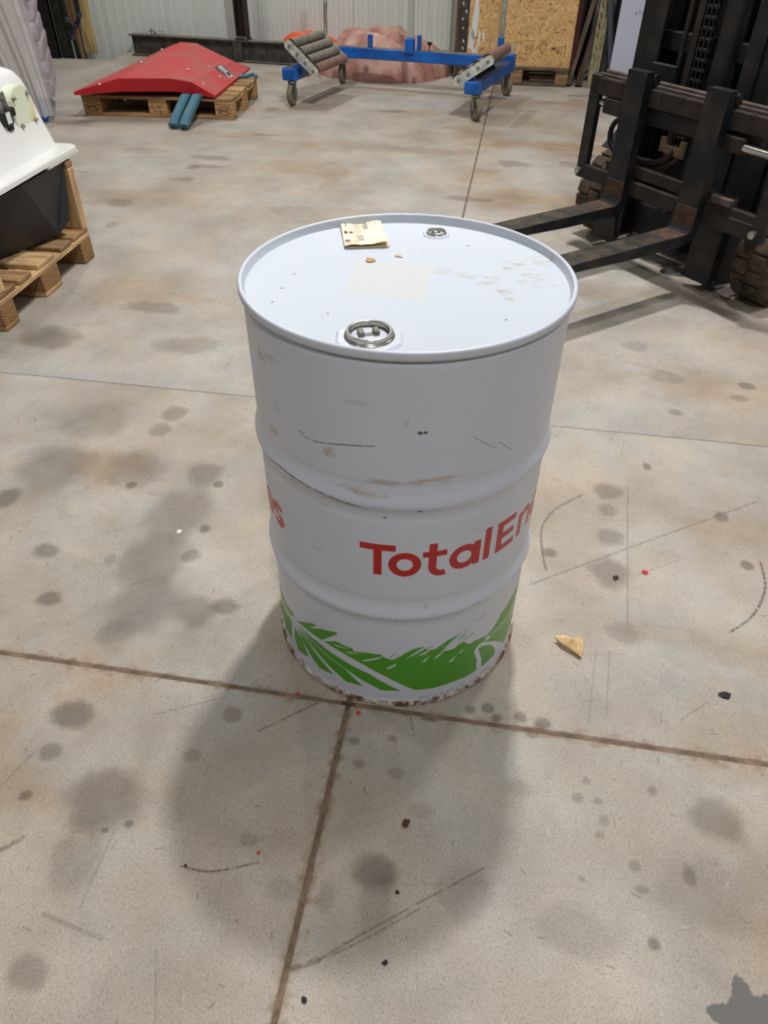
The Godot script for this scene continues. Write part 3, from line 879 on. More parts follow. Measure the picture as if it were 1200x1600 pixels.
func drum_top_things():
	# folded paper label lying on the lid
	var c := Canvas.new(512, 768, Color(0.90, 0.875, 0.81))
	for k in 60:
		c.blob(rng.randf() * 512, rng.randf() * 768, rng.randf_range(10, 80), rng.randf_range(10, 80), Color(0.97, 0.92, 0.82), 0.3, 1.0, 1.0)
	var ink := Color(0.20, 0.18, 0.17)
	c.text("HYDRA", Vector2(262, 50), 84, ink, 0.95, Vector2(0, 1), true)
	for k in 3:
		c.line([Vector2(360 + k * 34, 60), Vector2(360 + k * 34, 250 - k * 40)], 9.0, ink, 0.5, 0.2)
	for k in 5:
		c.line([Vector2(150 + k * 14, 50), Vector2(150 + k * 14, 420 - (k % 3) * 60)], 4.0, ink, 0.6, 0.3)
	c.line([Vector2(60, 90), Vector2(60, 200)], 16.0, ink, 0.8, 0.3)
	for q in [[45, 360], [110, 350]]:
		c.poly([Vector2(q[0], q[1] - 46), Vector2(q[0] + 34, q[1]), Vector2(q[0], q[1] + 46), Vector2(q[0] - 34, q[1])], Color(0.75, 0.3, 0.25), 0.6)
		c.blob(q[0], q[1], 18, 24, Color(0.1, 0.1, 0.1), 1.0, 0.4, 1.0)
	c.blob(46, 600, 30, 36, Color(0.35, 0.40, 0.55), 0.9, 0.5, 0.5)
	c.blob(60, 660, 26, 20, Color(0.95, 0.40, 0.25), 0.9, 0.6, 0.6)
	for k in 16:
		c.line([Vector2(165, 500 + k * 11), Vector2(240, 500 + k * 11)], 2.0 + 4.0 * rng.randf(), ink, 0.85)
	for k in 7:
		var q := Vector2(rng.randf_range(120, 480), rng.randf_range(380, 700))
		c.line([q, q + Vector2(rng.randf_range(-120, 120), rng.randf_range(-60, 60))], 2.0, Color(0.70, 0.58, 0.40), 0.5, 0.4)
	var m := StandardMaterial3D.new()
	m.albedo_texture = c.tex()
	m.roughness = 0.8
	var g := G.new()
	var nx := 8
	var nz := 12
	var w := 0.083
	var l := 0.142
	var hgt := func(i: int, j: int) -> float: return 0.004 + 0.003 * float(j) / nz + 0.0022 * sin(i * 1.1 + j * 0.5) + (0.003 if i > 3 and j > 8 else 0.0)
	for i in nx:
		for j in nz:
			var q := []
			var uv := []
			for e in [[i, j + 1], [i + 1, j + 1], [i + 1, j], [i, j]]:
				q.append(Vector3((float(e[0]) / nx - 0.5) * w, hgt.call(e[0], e[1]), (float(e[1]) / nz - 0.5) * l))
				uv.append(Vector2(float(e[0]) / nx, float(e[1]) / nz))
			g.smooth(1).quad(q[0], q[1], q[2], q[3], uv[0], uv[1], uv[2], uv[3])
			var d := Vector3(0, -0.0008, 0)
			g.smooth(2).quad(q[3] + d, q[2] + d, q[1] + d, q[0] + d, uv[3], uv[2], uv[1], uv[0])
	var t := thing("paper_label", "folded cream paper label with small print lying on the white drum lid", "label", Transform3D(yaw(Vector2(0.083, -0.010)), DRUM + Vector3(-0.0825, 0.8668, -0.211)))
	part("printed_sheet", g.mesh(), m, t)
	var back := G.new()
	back.box(Vector3(0.002, 0.0016, 0.002), Vector3(0.080, 0.0014, 0.136), 0.0003)
	part("folded_back", back.mesh(), M.cream_bit, t, Transform3D(Basis(Vector3.UP, 0.03)))
	crumb("crumpled_leaf", "tan crumpled leaf scrap on the white lid, left of its paper mark's top", DRUM + Vector3(-0.066, 0.8668, -0.083), 0.011, mat(Color(0.74, 0.60, 0.42), 0.9), 3, 0.2)
	crumb("crumpled_leaf", "small pale crumb of leaf on the white lid below the paper label", DRUM + Vector3(-0.014, 0.8668, -0.104), 0.008, mat(Color(0.80, 0.70, 0.56), 0.9), 5, 0.2)

func crumb(called: String, label: String, at: Vector3, size: float, m: Material, sd: int, flat := 0.45, cat := "scrap", grp := ""):
	var rr := RandomNumberGenerator.new()
	rr.seed = sd * 77 + 5
	var g := G.new()
	var rings := []
	for i in 5:
		var ring := []
		var f := sin(PI * (i + 0.6) / 5.2)
		for j in 9:
			var an := -TAU * j / 9.0
			var k := size * f * rr.randf_range(0.55, 1.25)
			ring.append(Vector3(cos(an) * k, size * flat * i * 0.45 * rr.randf_range(0.85, 1.0), sin(an) * k * 0.8))
		rings.append(ring)
	g.loft(rings, true, true)
	var o := part(called, g.mesh(), m, null, Transform3D(Basis(Vector3.UP, sd * 1.7), at))
	tag(o, label, cat, grp)

# ---------------------------------------------------------------- pallets
func pallet(label: String, xf: Transform3D, woods: Array, blocks: Material, called := "wooden_pallet") -> Node3D:
	var t := thing(called, label, "pallet", xf)
	var k := 0
	for e in [[-0.3275, 0.145], [-0.18, 0.1], [0.0, 0.145], [0.18, 0.1], [0.3275, 0.145]]:
		bx("deck_board", t, woods[k % woods.size()], Vector3(1.2, 0.022, e[1]), Vector3(rng.randf_range(-0.004, 0.004), 0.133, e[0]))
		k += 1
	for x in [-0.5275, 0.0, 0.5275]:
		bx("cross_board", t, woods[(k + 1) % woods.size()], Vector3(0.8, 0.022, 0.145), Vector3(x, 0.111, 0), QUARTER)
		for e in [[-0.35, 0.1], [0.0, 0.145], [0.35, 0.1]]:
			bx("block", t, blocks, Vector3(0.145 if x == 0.0 else 0.1 + 0.045, 0.078, e[1]), Vector3(x, 0.061, e[0]))
		k += 1
	for e in [[-0.35, 0.1], [0.0, 0.145], [0.35, 0.1]]:
		bx("bottom_board", t, woods[(k + 2) % woods.size()], Vector3(1.2, 0.022, e[1]), Vector3(0, 0.011, e[0]))
		k += 1
	return t

func words(s: String, size: float, depth := 0.002) -> TextMesh:
	var f := SystemFont.new()
	f.font_names = PackedStringArray(["Droid Sans"])
	f.font_weight = 700
	var tm := TextMesh.new()
	tm.text = s
	tm.font = f
	tm.font_size = 32
	tm.pixel_size = size / 32.0
	tm.depth = depth
	return tm

func oval(rx: float, ry: float, wd: float, th: float) -> Mesh:
	var g := G.new()
	var n := 28
	for j in n:
		var a := TAU * j / n
		var b := TAU * (j + 1) / n
		var P := func(an: float, o: float, z: float) -> Vector3: return Vector3(cos(an) * (rx + o), sin(an) * (ry + o), z)
		g.quad(P.call(a, -wd, th), P.call(a, wd, th), P.call(b, wd, th), P.call(b, -wd, th))
		g.quad(P.call(a, wd, 0), P.call(b, wd, 0), P.call(b, wd, th), P.call(a, wd, th))
		g.quad(P.call(b, -wd, 0), P.call(a, -wd, 0), P.call(a, -wd, th), P.call(b, -wd, th))
	return g.mesh()

func stamp(b: Node3D, s: String, z: float):
	var ink := mat(Color(0.16, 0.10, 0.06), 0.9)
	var o := part("stamp", oval(0.052, 0.028, 0.0022, 0.001), ink, b, Transform3D(Basis(), Vector3(0, 0, z)))
	part("stamp", words(s, 0.034), ink, b, Transform3D(Basis(), Vector3(0, 0, z)))

# ---------------------------------------------------------------- red bridge plate on its pallet
func red_ramp():
	var B := yaw(Vector2(0.9957, 0.092))
	var p := pallet("pale wooden pallet with stamped end blocks under the red plate", Transform3D(B, Vector3(-1.754, 0, -6.650)), [M.pine2, M.pine3, M.pine], M.block)
	for e in [["block_002", "EPAL"], ["block_008", "EPAL"]]:
		stamp(p.get_node(NodePath(e[0])), e[1], 0.05)
	var mid: Node3D = p.get_node("block_005")
	var ink := mat(Color(0.16, 0.10, 0.06), 0.9)
	for q in [[-0.03, 0.014, 0.030, 0.022], [0.012, 0.018, 0.036, 0.006], [0.016, 0.006, 0.030, 0.005], [-0.006, -0.018, 0.05, 0.005], [0.024, -0.016, 0.006, 0.022]]:
		part("stamp", G.new().box(Vector3(q[0], q[1], 0.0505), Vector3(q[2], 0.003, 0.001)).box(Vector3(q[0] - q[2] * 0.5, q[1] - q[3] * 0.5, 0.0505), Vector3(0.003, q[3], 0.001)).mesh(), ink, mid)
	# folded steel plate: near edge A..E, far edge F..I (points taken from the ground plan)
	var A := Vector3(-2.375, 0.19, -6.15)
	var Bq := Vector3(-2.035, 0.272, -6.21)
	var C := Vector3(-1.640, 0.272, -6.22)
	var D := Vector3(-1.490, 0.255, -6.20)
	var E := Vector3(-1.320, 0.165, -6.20)
	var F := Vector3(-1.225, 0.160, -7.36)
	var Gq := Vector3(-1.345, 0.235, -7.20)
	var H := Vector3(-1.690, 0.325, -7.45)
	var I := Vector3(-1.840, 0.325, -7.50)
	var J := Vector3(-1.95, 0.295, -7.42)
	var dn := func(q: Vector3, d: float) -> Vector3: return q + Vector3(0, -d, 0)
	var gt := G.new()
	gt.tri(A, Bq, J)
	gt.tri(Bq, I, J)
	gt.quad(Bq, C, H, I)
	gt.quad(C, D, Gq, H)
	gt.quad(D, E, F, Gq)
	var g := G.new()
	g.tri(A, Bq, J)
	g.tri(Bq, I, J)
	g.quad(Bq, C, H, I)
	g.quad(C, D, Gq, H)
	g.quad(D, E, F, Gq)
	var near := [A, Bq, C, D, E]
	var far := [F, Gq, H, I, J]
	var low := [dn.call(A, 0.022), Vector3(-2.035, 0.183, -6.215), Vector3(-1.640, 0.186, -6.225), Vector3(-1.50, 0.178, -6.205), dn.call(E, 0.018)]
	for i in 4:
		g.quad(low[i], low[i + 1], near[i + 1], near[i])
	var lowf := [dn.call(F, 0.015), dn.call(Gq, 0.05), dn.call(H, 0.07), dn.call(I, 0.07), dn.call(J, 0.05)]
	for i in 4:
		g.quad(lowf[i], lowf[i + 1], far[i + 1], far[i])
	g.quad(low[4], lowf[0], far[0], near[4])
	g.quad(lowf[4], low[0], near[0], far[4])
	# underside a few millimetres up so that the folded lip shows
	g.tri(low[0], lowf[4], low[1])
	g.tri(lowf[4], lowf[3], low[1])
	g.quad(low[1], lowf[3], lowf[2], low[2])
	g.quad(low[2], lowf[2], lowf[1], low[3])
	g.quad(low[3], lowf[1], lowf[0], low[4])
	var t := thing("bridge_plate", "red folded steel bridge plate lying on the pale wooden pallet", "ramp")
	part("plate", g.mesh(), M.red, t)
	part("dusty_top", gt.mesh(), mat(Color(1, 1, 1), 0.62, 0, mottle(13, 256, 0.01, Color(0.74, 0.22, 0.23), Color(0.66, 0.33, 0.31), 0.3), 0.7), t, Transform3D(Basis(), Vector3(0, 0.0006, 0)))
	var dust := mat(Color(0.85, 0.8, 0.78), 0.5)
	# rivet heads, points between plate corners
	for e in [[Bq, J, A, 0.42, 0.42], [Bq, C, I, 0.30, 0.42], [Bq, C, H, 0.35, 0.80], [C, D, H, 0.75, 0.28], [D, E, F, 0.35, 0.10], [C, D, Gq, 0.5, 0.62], [D, E, F, 0.5, 0.42]]:
		var q: Vector3 = e[0] + (e[1] - e[0]) * e[3] + (e[2] - e[1]) * e[4]
		part("rivet", G.new().smooth(1).lathe([Vector2(0.009, -0.004), Vector2(0.008, 0.003), Vector2(0.004, 0.006), Vector2(0, 0.0065)], 10).mesh(), dust, t, Transform3D(Basis(), q))
	# rating plate on the falling facet
	var ax := (E - D).normalized()
	var n := (F - D).cross(Gq - D).normalized()
	var c := D + (F - D) * 0.483 + (Gq - D) * 0.089
	ax = (ax - n * ax.dot(n)).normalized()
	var lb := Basis(ax, n, ax.cross(n)).rotated(n, -0.12)
	var pl := bx("rating_plate", t, mat(Color(0.10, 0.09, 0.09), 0.4), Vector3(0.150, 0.004, 0.135), c + n * 0.004, lb, 0.001)
	bx("printed_strip", pl, M.plate_grey, Vector3(0.130, 0.002, 0.070), Vector3(-0.002, 0.003, -0.008), Basis(), 0.0005)
	bx("printed_strip", pl, M.plate_grey, Vector3(0.134, 0.002, 0.014), Vector3(0, 0.003, 0.048), Basis(), 0.0005)
	bx("printed_mark", pl, M.dark_bit, Vector3(0.034, 0.002, 0.05), Vector3(0.026, 0.004, -0.004), Basis(), 0.0005)
	# teal rubber strips trapped under the plate, ends on the floor
	var teal := mat(Color(0.24, 0.41, 0.48), 0.55)
	for k in 2:
		var s := thing("rubber_strip", ["teal rubber strip, left one of two hanging from the red plate's front to the floor", "teal rubber strip, right one of two hanging from the red plate's front to the floor"][k], "strip", Transform3D(), "teal strips under the red plate")
		var d := 0.085 * k
		var path := [Vector3(-1.52 + d, 0.160, -6.42), Vector3(-1.53 + d, 0.163, -6.25), Vector3(-1.545 + d, 0.150, -6.17), Vector3(-1.565 + d, 0.105, -6.07), Vector3(-1.585 + d, 0.058, -5.97 + 0.02 * k), Vector3(-1.60 + d, 0.014, -5.90 + 0.03 * k)]
		var rings := []
		for i in path.size():
			var dir: Vector3 = (path[mini(i + 1, 5)] - path[maxi(i - 1, 0)]).normalized()
			var sd := dir.cross(Vector3.UP).normalized()
			var upv := sd.cross(dir)
			var ring := []
			for q in [Vector2(-0.028, -0.012), Vector2(0.028, -0.012), Vector2(0.030, 0.006), Vector2(0.018, 0.014), Vector2(-0.018, 0.014), Vector2(-0.030, 0.006)]:
				ring.append(path[i] + sd * q.x * 1.15 + upv * q.y * (1.0 if i < 2 else 1.75) + Vector3(0, 0.0 if i < 2 else 0.009, 0))
			rings.append(ring)
		part("moulding", G.new().loft(rings, true, true).mesh(), teal, s)
		part("hollow_end", G.new().rod(path[5], path[5] + (path[5] - path[4]).normalized() * 0.003, 0.009).mesh(), M.black_rubber, s)
	var e3 := thing("rubber_strip", "curled end of teal strip showing behind the red plate's right corner", "strip", Transform3D(), "teal strips under the red plate")
	part("moulding", G.new().smooth(1).tube([Vector3(-1.42, 0.158, -6.95), Vector3(-1.30, 0.158, -6.95), Vector3(-1.20, 0.162, -6.97), Vector3(-1.14, 0.175, -6.98), Vector3(-1.11, 0.16, -6.95)], 0.014).mesh(), teal, e3)

# ---------------------------------------------------------------- white machine on the left pallet
func rrect(y: float, x0: float, x1: float, z0: float, z1: float, rad: float) -> Array:
	var a := []
	for c in [[x1 - rad, z1 - rad, 0.0], [x1 - rad, z0 + rad, 0.25], [x0 + rad, z0 + rad, 0.5], [x0 + rad, z1 - rad, 0.75]]:
		for k in 6:
			var t: float = (float(c[2]) + 0.25 * (1.0 - k / 5.0) - 0.25) * TAU
			t = TAU * (0.25 - float(c[2])) - TAU * 0.25 * k / 5.0
			a.append(Vector3(c[0] + cos(t) * rad, y, c[1] + sin(t) * rad))
	return a

func machine():
	var XF := Transform3D(Basis(Vector3(0.9904, 0, 0.1380), Vector3.UP, Vector3(-0.1380, 0, 0.9904)), Vector3(-1.444, 0, -3.385))
	var pxf := XF * Transform3D(Basis(), Vector3(-0.6, 0, 0.31))
	pallet("weathered wooden pallet with chipboard blocks under the white hooded machine", pxf, [M.pine2, M.pine3, M.pine_new], M.chip)
	# two uprights standing on the pallet's end board
	for e in [[-0.079, "new wooden upright on the far corner of the machine's pallet"], [0.658, "new wooden upright on the near corner of the machine's pallet"]]:
		var up := thing("wooden_upright", e[1], "timber", XF * Transform3D(Basis(), Vector3(-0.056, 0.1445, e[0])), "uprights holding the white hood")
		part("post", G.new().box(Vector3.ZERO, Vector3(0.268, 0.105, 0.050), 0.003).mesh(), M.pine_new, up, Transform3D(Basis(Vector3(0, 0, 1), PI / 2), Vector3(0, 0.134, 0)))
		bx("cap_block", up, M.pine2, Vector3(0.105, 0.028, 0.052), Vector3(0, 0.282, 0))
	var t := thing("hooded_machine", "white hooded machine with black plastic tub and round yellowed port", "machine", XF)
	# tub, tapering towards the near end
	var mc := Vector3(-0.5, 0.3, 0.3)
	var T1 := Vector3(-0.015, 0.446, -0.052)
	var T2 := Vector3(-0.015, 0.446, 0.30)
	var T3 := Vector3(-0.03, 0.446, 0.62)
	var M1 := Vector3(-0.015, 0.215, 0.022)
	var B1 := Vector3(-0.055, 0.160, 0.075)
	var B2 := Vector3(-0.19, 0.152, 0.36)
	var B3 := Vector3(-0.34, 0.152, 0.59)
	var W := Vector3(-1.05, 0, 0)
	var wall := func(q: Vector3) -> Vector3: return Vector3(-1.05, q.y, q.z)
	var g := G.new()
	g.face([T1, T2, B1, M1], mc)
	g.face([T2, B2, B1], mc)
	g.face([T2, T3, B3, B2], mc)
	for e in [[T1, T2], [T2, T3], [T3, B3], [B3, B2], [B2, B1], [B1, M1], [M1, T1]]:
		g.face([e[0], e[1], wall.call(e[1]), wall.call(e[0])], mc)
	g.face([wall.call(T1), wall.call(T3), wall.call(B3), wall.call(B1), wall.call(M1)], mc)
	part("tub", g.mesh(), M.tub, t)
	# flange with a deeper lip on its far part
	var fl := G.new()
	fl.smooth(-1).loft([rrect(0.462, -1.1, 0.0, -0.195, 0.85, 0.035), rrect(0.478, -1.1, -0.002, -0.193, 0.85, 0.035), rrect(0.484, -1.1, -0.008, -0.187, 0.85, 0.035)], true, true)
	fl.box(Vector3(-0.09, 0.456, -0.045), Vector3(0.178, 0.020, 0.28), 0.006)
	part("flange", fl.mesh(), M.white_gel, t)
	var hd := G.new()
	var rings := []
	for e in [[0.482, -0.070, -0.175, 0.03], [0.492, -0.082, -0.172, 0.045], [0.60, -0.124, -0.185, 0.05], [0.70, -0.158, -0.198, 0.05], [0.742, -0.174, -0.196, 0.055], [0.772, -0.190, -0.182, 0.06], [0.790, -0.222, -0.155, 0.06], [0.797, -0.27, -0.115, 0.06]]:
		rings.append(rrect(e[0], -1.06, e[1], e[2], 0.80, e[3]))
	hd.smooth(1).loft(rings, false, true)
	part("hood", hd.mesh(), M.white_gel, t)
	# port: a thick disc with long sides, bolted to the leaning face
	var pc := Vector3(-0.122, 0.650, -0.038)
	var out := []
	for k in 28:
		var a := TAU * k / 28.0
		out.append(Vector2(signf(cos(a)) * pow(absf(cos(a)), 0.8) * 0.083, signf(sin(a)) * pow(absf(sin(a)), 0.8) * 0.090))
	var turn := Basis(Vector3(0, 0, -1), Vector3(0, 1, 0), Vector3(1, 0, 0))
	var pg := G.new()
	pg.prism(out, -0.12, -0.003, Transform3D(turn))
	pg.prism(out.map(func(q): return q * 0.965), -0.003, 0.0, Transform3D(turn))
	var port := part("port", pg.mesh(), M.yellowed, t, Transform3D(Basis(), pc))
	for q in [[0.053, 0.059], [-0.052, 0.051], [0.054, -0.051], [-0.051, -0.060]]:
		var bg := G.new()
		bg.rod(Vector3(-0.002, q[0], q[1]), Vector3(0.005, q[0], q[1]), 0.0105, -1, 6)
		bg.rod(Vector3(0.005, q[0], q[1]), Vector3(0.014, q[0], q[1]), 0.0055, -1, 8)
		part("bolt", bg.mesh(), M.zinc, port)
	var cn := G.new()
	cn.box(Vector3(-0.006, -0.004, 0.140), Vector3(0.034, 0.056, 0.050), 0.004)
	cn.box(Vector3(0.000, 0.012, 0.106), Vector3(0.024, 0.034, 0.050), 0.004)
	cn.box(Vector3(-0.006, -0.040, 0.132), Vector3(0.026, 0.022, 0.034), 0.003)
	cn.box(Vector3(-0.035, 0.0, 0.118), Vector3(0.05, 0.03, 0.03), 0.003)
	var con := part("connector", cn.mesh(), M.black_plastic, port)
	bx("white_tag", con, M.white_paper, Vector3(0.002, 0.042, 0.032), Vector3(0.0115, -0.002, 0.142), Basis(), 0.0005)
	var bk := bx("bracket", port, M.steel, Vector3(0.004, 0.066, 0.042), Vector3(-0.012, 0.052, 0.112), Basis(Vector3(1, 0, 0), 0.12), 0.001)
	part("bolt", G.new().rod(Vector3(0.002, 0.012, 0.004), Vector3(0.012, 0.012, 0.004), 0.008, -1, 6).mesh(), M.steel, bk)

# ---------------------------------------------------------------- roller trolley
func trolley():
	var A := Vector3(0.956, 0, 0.293).normalized()
	var XF := Transform3D(Basis(A, Vector3.UP, A.cross(Vector3.UP)), Vector3(0.12, 0, -6.93))
	var t := thing("roller_trolley", "blue steel trolley on castors with two banks of grey rollers", "trolley", XF)
	# local z points to the photographer
	var sk := 0.09
	var rail_yaw := yaw(Vector2(sk, -1.0))
	for e in [-0.762, 0.742]:
		var rl := bx("side_rail", t, M.blue, Vector3(1.06, 0.085, 0.115), Vector3(e, 0.228, 0.0), rail_yaw, 0.006)
		bx("dusty_top", rl, M.blue_dusty, Vector3(1.04, 0.002, 0.10), Vector3(0, 0.0435, 0), Basis(), 0.0005)
		bx("end_cap", rl, M.blue, Vector3(0.004, 0.064, 0.094), Vector3(-0.532, 0, 0), Basis(), 0.001)
	var bm := bx("cross_beam", t, M.blue, Vector3(1.44, 0.082, 0.085), Vector3(-0.015, 0.268, -0.39), Basis(), 0.005)
	bx("dusty_top", bm, M.beam_dust, Vector3(1.42, 0.002, 0.075), Vector3(0, 0.042, 0), Basis(), 0.0005)
	# castors: (x, z, turn)
	for e in [[-0.806, 0.483, 0.05], [-0.72, -0.49, 0.1], [0.735, 0.483, 0.62], [0.80, -0.49, 0.62]]:
		var c := Node3D.new()
		c.name = "castor"
		c.transform = Transform3D(Basis(Vector3.UP, e[2]), Vector3(e[0], 0, e[1]))
		t.add_child(c, true)
		var wg := G.new()
		wg.smooth(1).lathe([Vector2(0.0, -0.017), Vector2(0.05, -0.017), Vector2(0.052, -0.020), Vector2(0.074, -0.019), Vector2(0.080, -0.012), Vector2(0.081, 0.0), Vector2(0.080, 0.012), Vector2(0.074, 0.019), Vector2(0.052, 0.020), Vector2(0.05, 0.017), Vector2(0.0, 0.017)], 28, Transform3D(Basis(Vector3(0, 0, 1), PI / 2), Vector3(0, 0.081, 0)))
		part("wheel", wg.mesh(), M.tyre, c)
		var fg := G.new()
		for s in [-1.0, 1.0]:
			fg.hexa([Vector3(s * 0.024, 0.07, -0.014), Vector3(s * 0.028, 0.07, -0.014), Vector3(s * 0.028, 0.07, 0.014), Vector3(s * 0.024, 0.07, 0.014)], [Vector3(s * 0.024, 0.172, -0.05), Vector3(s * 0.028, 0.172, -0.05), Vector3(s * 0.028, 0.172, 0.0), Vector3(s * 0.024, 0.172, 0.0)])
		fg.box(Vector3(0, 0.172, -0.025), Vector3(0.06, 0.006, 0.06), 0.001)
		fg.rod(Vector3(0, 0.172, -0.03), Vector3(0, 0.187, -0.03), 0.024)
		fg.box(Vector3(0, 0.184, -0.03), Vector3(0.10, 0.005, 0.09), 0.001)
		fg.rod(Vector3(-0.034, 0.081, 0), Vector3(0.034, 0.081, 0), 0.012, -1, 8)
		part("fork", fg.mesh(), M.steel, c)
	# roller banks: upper end, lower end of the side plates, as (x, y)
	for e in [[Vector2(-0.805, 0.430), Vector2(-0.590, 0.252), M.roller, -1.0], [Vector2(0.812, 0.412), Vector2(0.575, 0.262), M.roller_rust, 1.0]]:
		var p0: Vector2 = e[0]
		var p1: Vector2 = e[1]
		var dir := (p1 - p0).normalized()
		var nrm := Vector2(-dir.y, dir.x)
		if nrm.y < 0:
			nrm = -nrm
		var pl := []
		for q in [[-0.03, -0.012], [-0.022, 0.026], [-0.004, 0.034]]:
			pl.append(p0 + dir * q[0] + nrm * q[1])
		for q in [[0.004, 0.034], [0.024, 0.024], [0.030, -0.014], [0.0, -0.034]]:
			pl.append(p1 + dir * q[0] + nrm * q[1])
		pl.append(p0 + dir * -0.01 + nrm * -0.034)
		for z in [0.50, -0.07]:
			var dx: float = -sk * (z - 0.5)
			var sp := part("side_plate", G.new().prism(pl, z - 0.004, z + 0.004, Transform3D(Basis(), Vector3(dx, 0, 0))).mesh(), M.plate_grey, t)
			if z > 0:
				for k in 4:
					var q := p0.lerp(p1, 0.05 + 0.30 * k)
					part("bolt_head", G.new().rod(Vector3(q.x + dx, q.y, z + 0.003), Vector3(q.x + dx, q.y, z + 0.010), 0.012, -1, 6).mesh(), M.steel, sp)
		for k in 4:
			var q := p0.lerp(p1, 0.05 + 0.30 * k) + nrm * 0.016
			var rg := G.new()
			rg.rod(Vector3(q.x, q.y, 0.49), Vector3(q.x + sk * 0.55, q.y, -0.06), 0.0345, -1, 24)
			var ro := part("roller", rg.mesh(), e[2] if e[3] > 0 or k < 3 else M.roller_rust, t)
			part("end_ring", G.new().smooth(1).lathe([Vector2(0.030, 0), Vector2(0.0352, 0), Vector2(0.0355, 0.008), Vector2(0.030, 0.008)], 24, Transform3D(Basis(Vector3(1, 0, 0), PI / 2), Vector3(q.x, q.y, 0.486))).mesh(), M.black_rubber, ro)
		# brackets from rail to plates
		var bg := G.new()
		var mid := p0.lerp(p1, 0.6)
		for z in [0.47, -0.05]:
			var xr: float = (-0.762 if e[3] < 0 else 0.742) - sk * z
			bg.hexa([Vector3(xr - 0.03, 0.26, z - 0.015), Vector3(xr + 0.03, 0.26, z - 0.015), Vector3(xr + 0.03, 0.26, z + 0.015), Vector3(xr - 0.03, 0.26, z + 0.015)], [Vector3(mid.x - 0.03 - sk * (z - 0.5), mid.y - 0.01, z - 0.01), Vector3(mid.x + 0.03 - sk * (z - 0.5), mid.y - 0.02, z - 0.01), Vector3(mid.x + 0.03 - sk * (z - 0.5), mid.y - 0.02, z + 0.01), Vector3(mid.x - 0.03 - sk * (z - 0.5), mid.y - 0.01, z + 0.01)])
		part("bank_bracket", bg.mesh(), M.blue, t)
	# adjusting screw on the left rail, peg, knob, sockets and uprights
	part("adjusting_screw", G.new().rod(Vector3(-0.74, 0.225, 0.40), Vector3(-0.66, 0.225, 0.40), 0.014).rod(Vector3(-0.70, 0.225, 0.40), Vector3(-0.685, 0.225, 0.40), 0.026, -1, 6).mesh(), M.steel, t)
	part("peg", G.new().rod(Vector3(-0.415, 0.30, -0.39), Vector3(-0.415, 0.405, -0.39), 0.023, -1, 18).mesh(), M.blue, t)
	var sock := G.new()
	sock.box(Vector3(-0.045, 0.345, -0.36), Vector3(0.075, 0.11, 0.06), 0.004)
	sock.box(Vector3(0.025, 0.355, -0.40), Vector3(0.03, 0.13, 0.05), 0.004)
	part("socket", sock.mesh(), M.blue, t)
	bx("upright_bar", t, mat(Color(0.70, 0.72, 0.70), 0.4, 0.2), Vector3(0.05, 1.0, 0.03), Vector3(-0.045, 0.90, -0.37))
	part("pole", G.new().rod(Vector3(-0.83, 0.27, -0.38), Vector3(-0.80, 1.5, -0.40), 0.0165).mesh(), mat(Color(1, 1, 1), 0.5, 0.1, mottle(50, 128, 0.02, Color(0.66, 0.68, 0.64), Color(0.5, 0.44, 0.38), 0.15, 0.66), 2.0), t)
	part("pole", G.new().rod(Vector3(0.735, 0.42, -0.38), Vector3(0.745, 1.5, -0.40), 0.0185).mesh(), mat(Color(0.62, 0.65, 0.62), 0.45, 0.1, M.soft, 3.0), t)
	part("pole_socket", G.new().rod(Vector3(0.735, 0.26, -0.38), Vector3(0.735, 0.44, -0.38), 0.026).mesh(), M.blue, t)
	bx("corner_block", t, M.blue, Vector3(0.10, 0.10, 0.10), Vector3(0.80, 0.265, -0.47), rail_yaw, 0.006)
	var kn := G.new()
	kn.rod(Vector3(0.12, 0.30, -0.39), Vector3(0.12, 0.36, -0.39), 0.008)
	part("clamp_stem", kn.mesh(), M.steel, t)
	part("clamp_knob", G.new().rod(Vector3(0.12, 0.352, -0.39), Vector3(0.12, 0.375, -0.39), 0.012, 0.024, 10).mesh(), M.black_rubber, t)

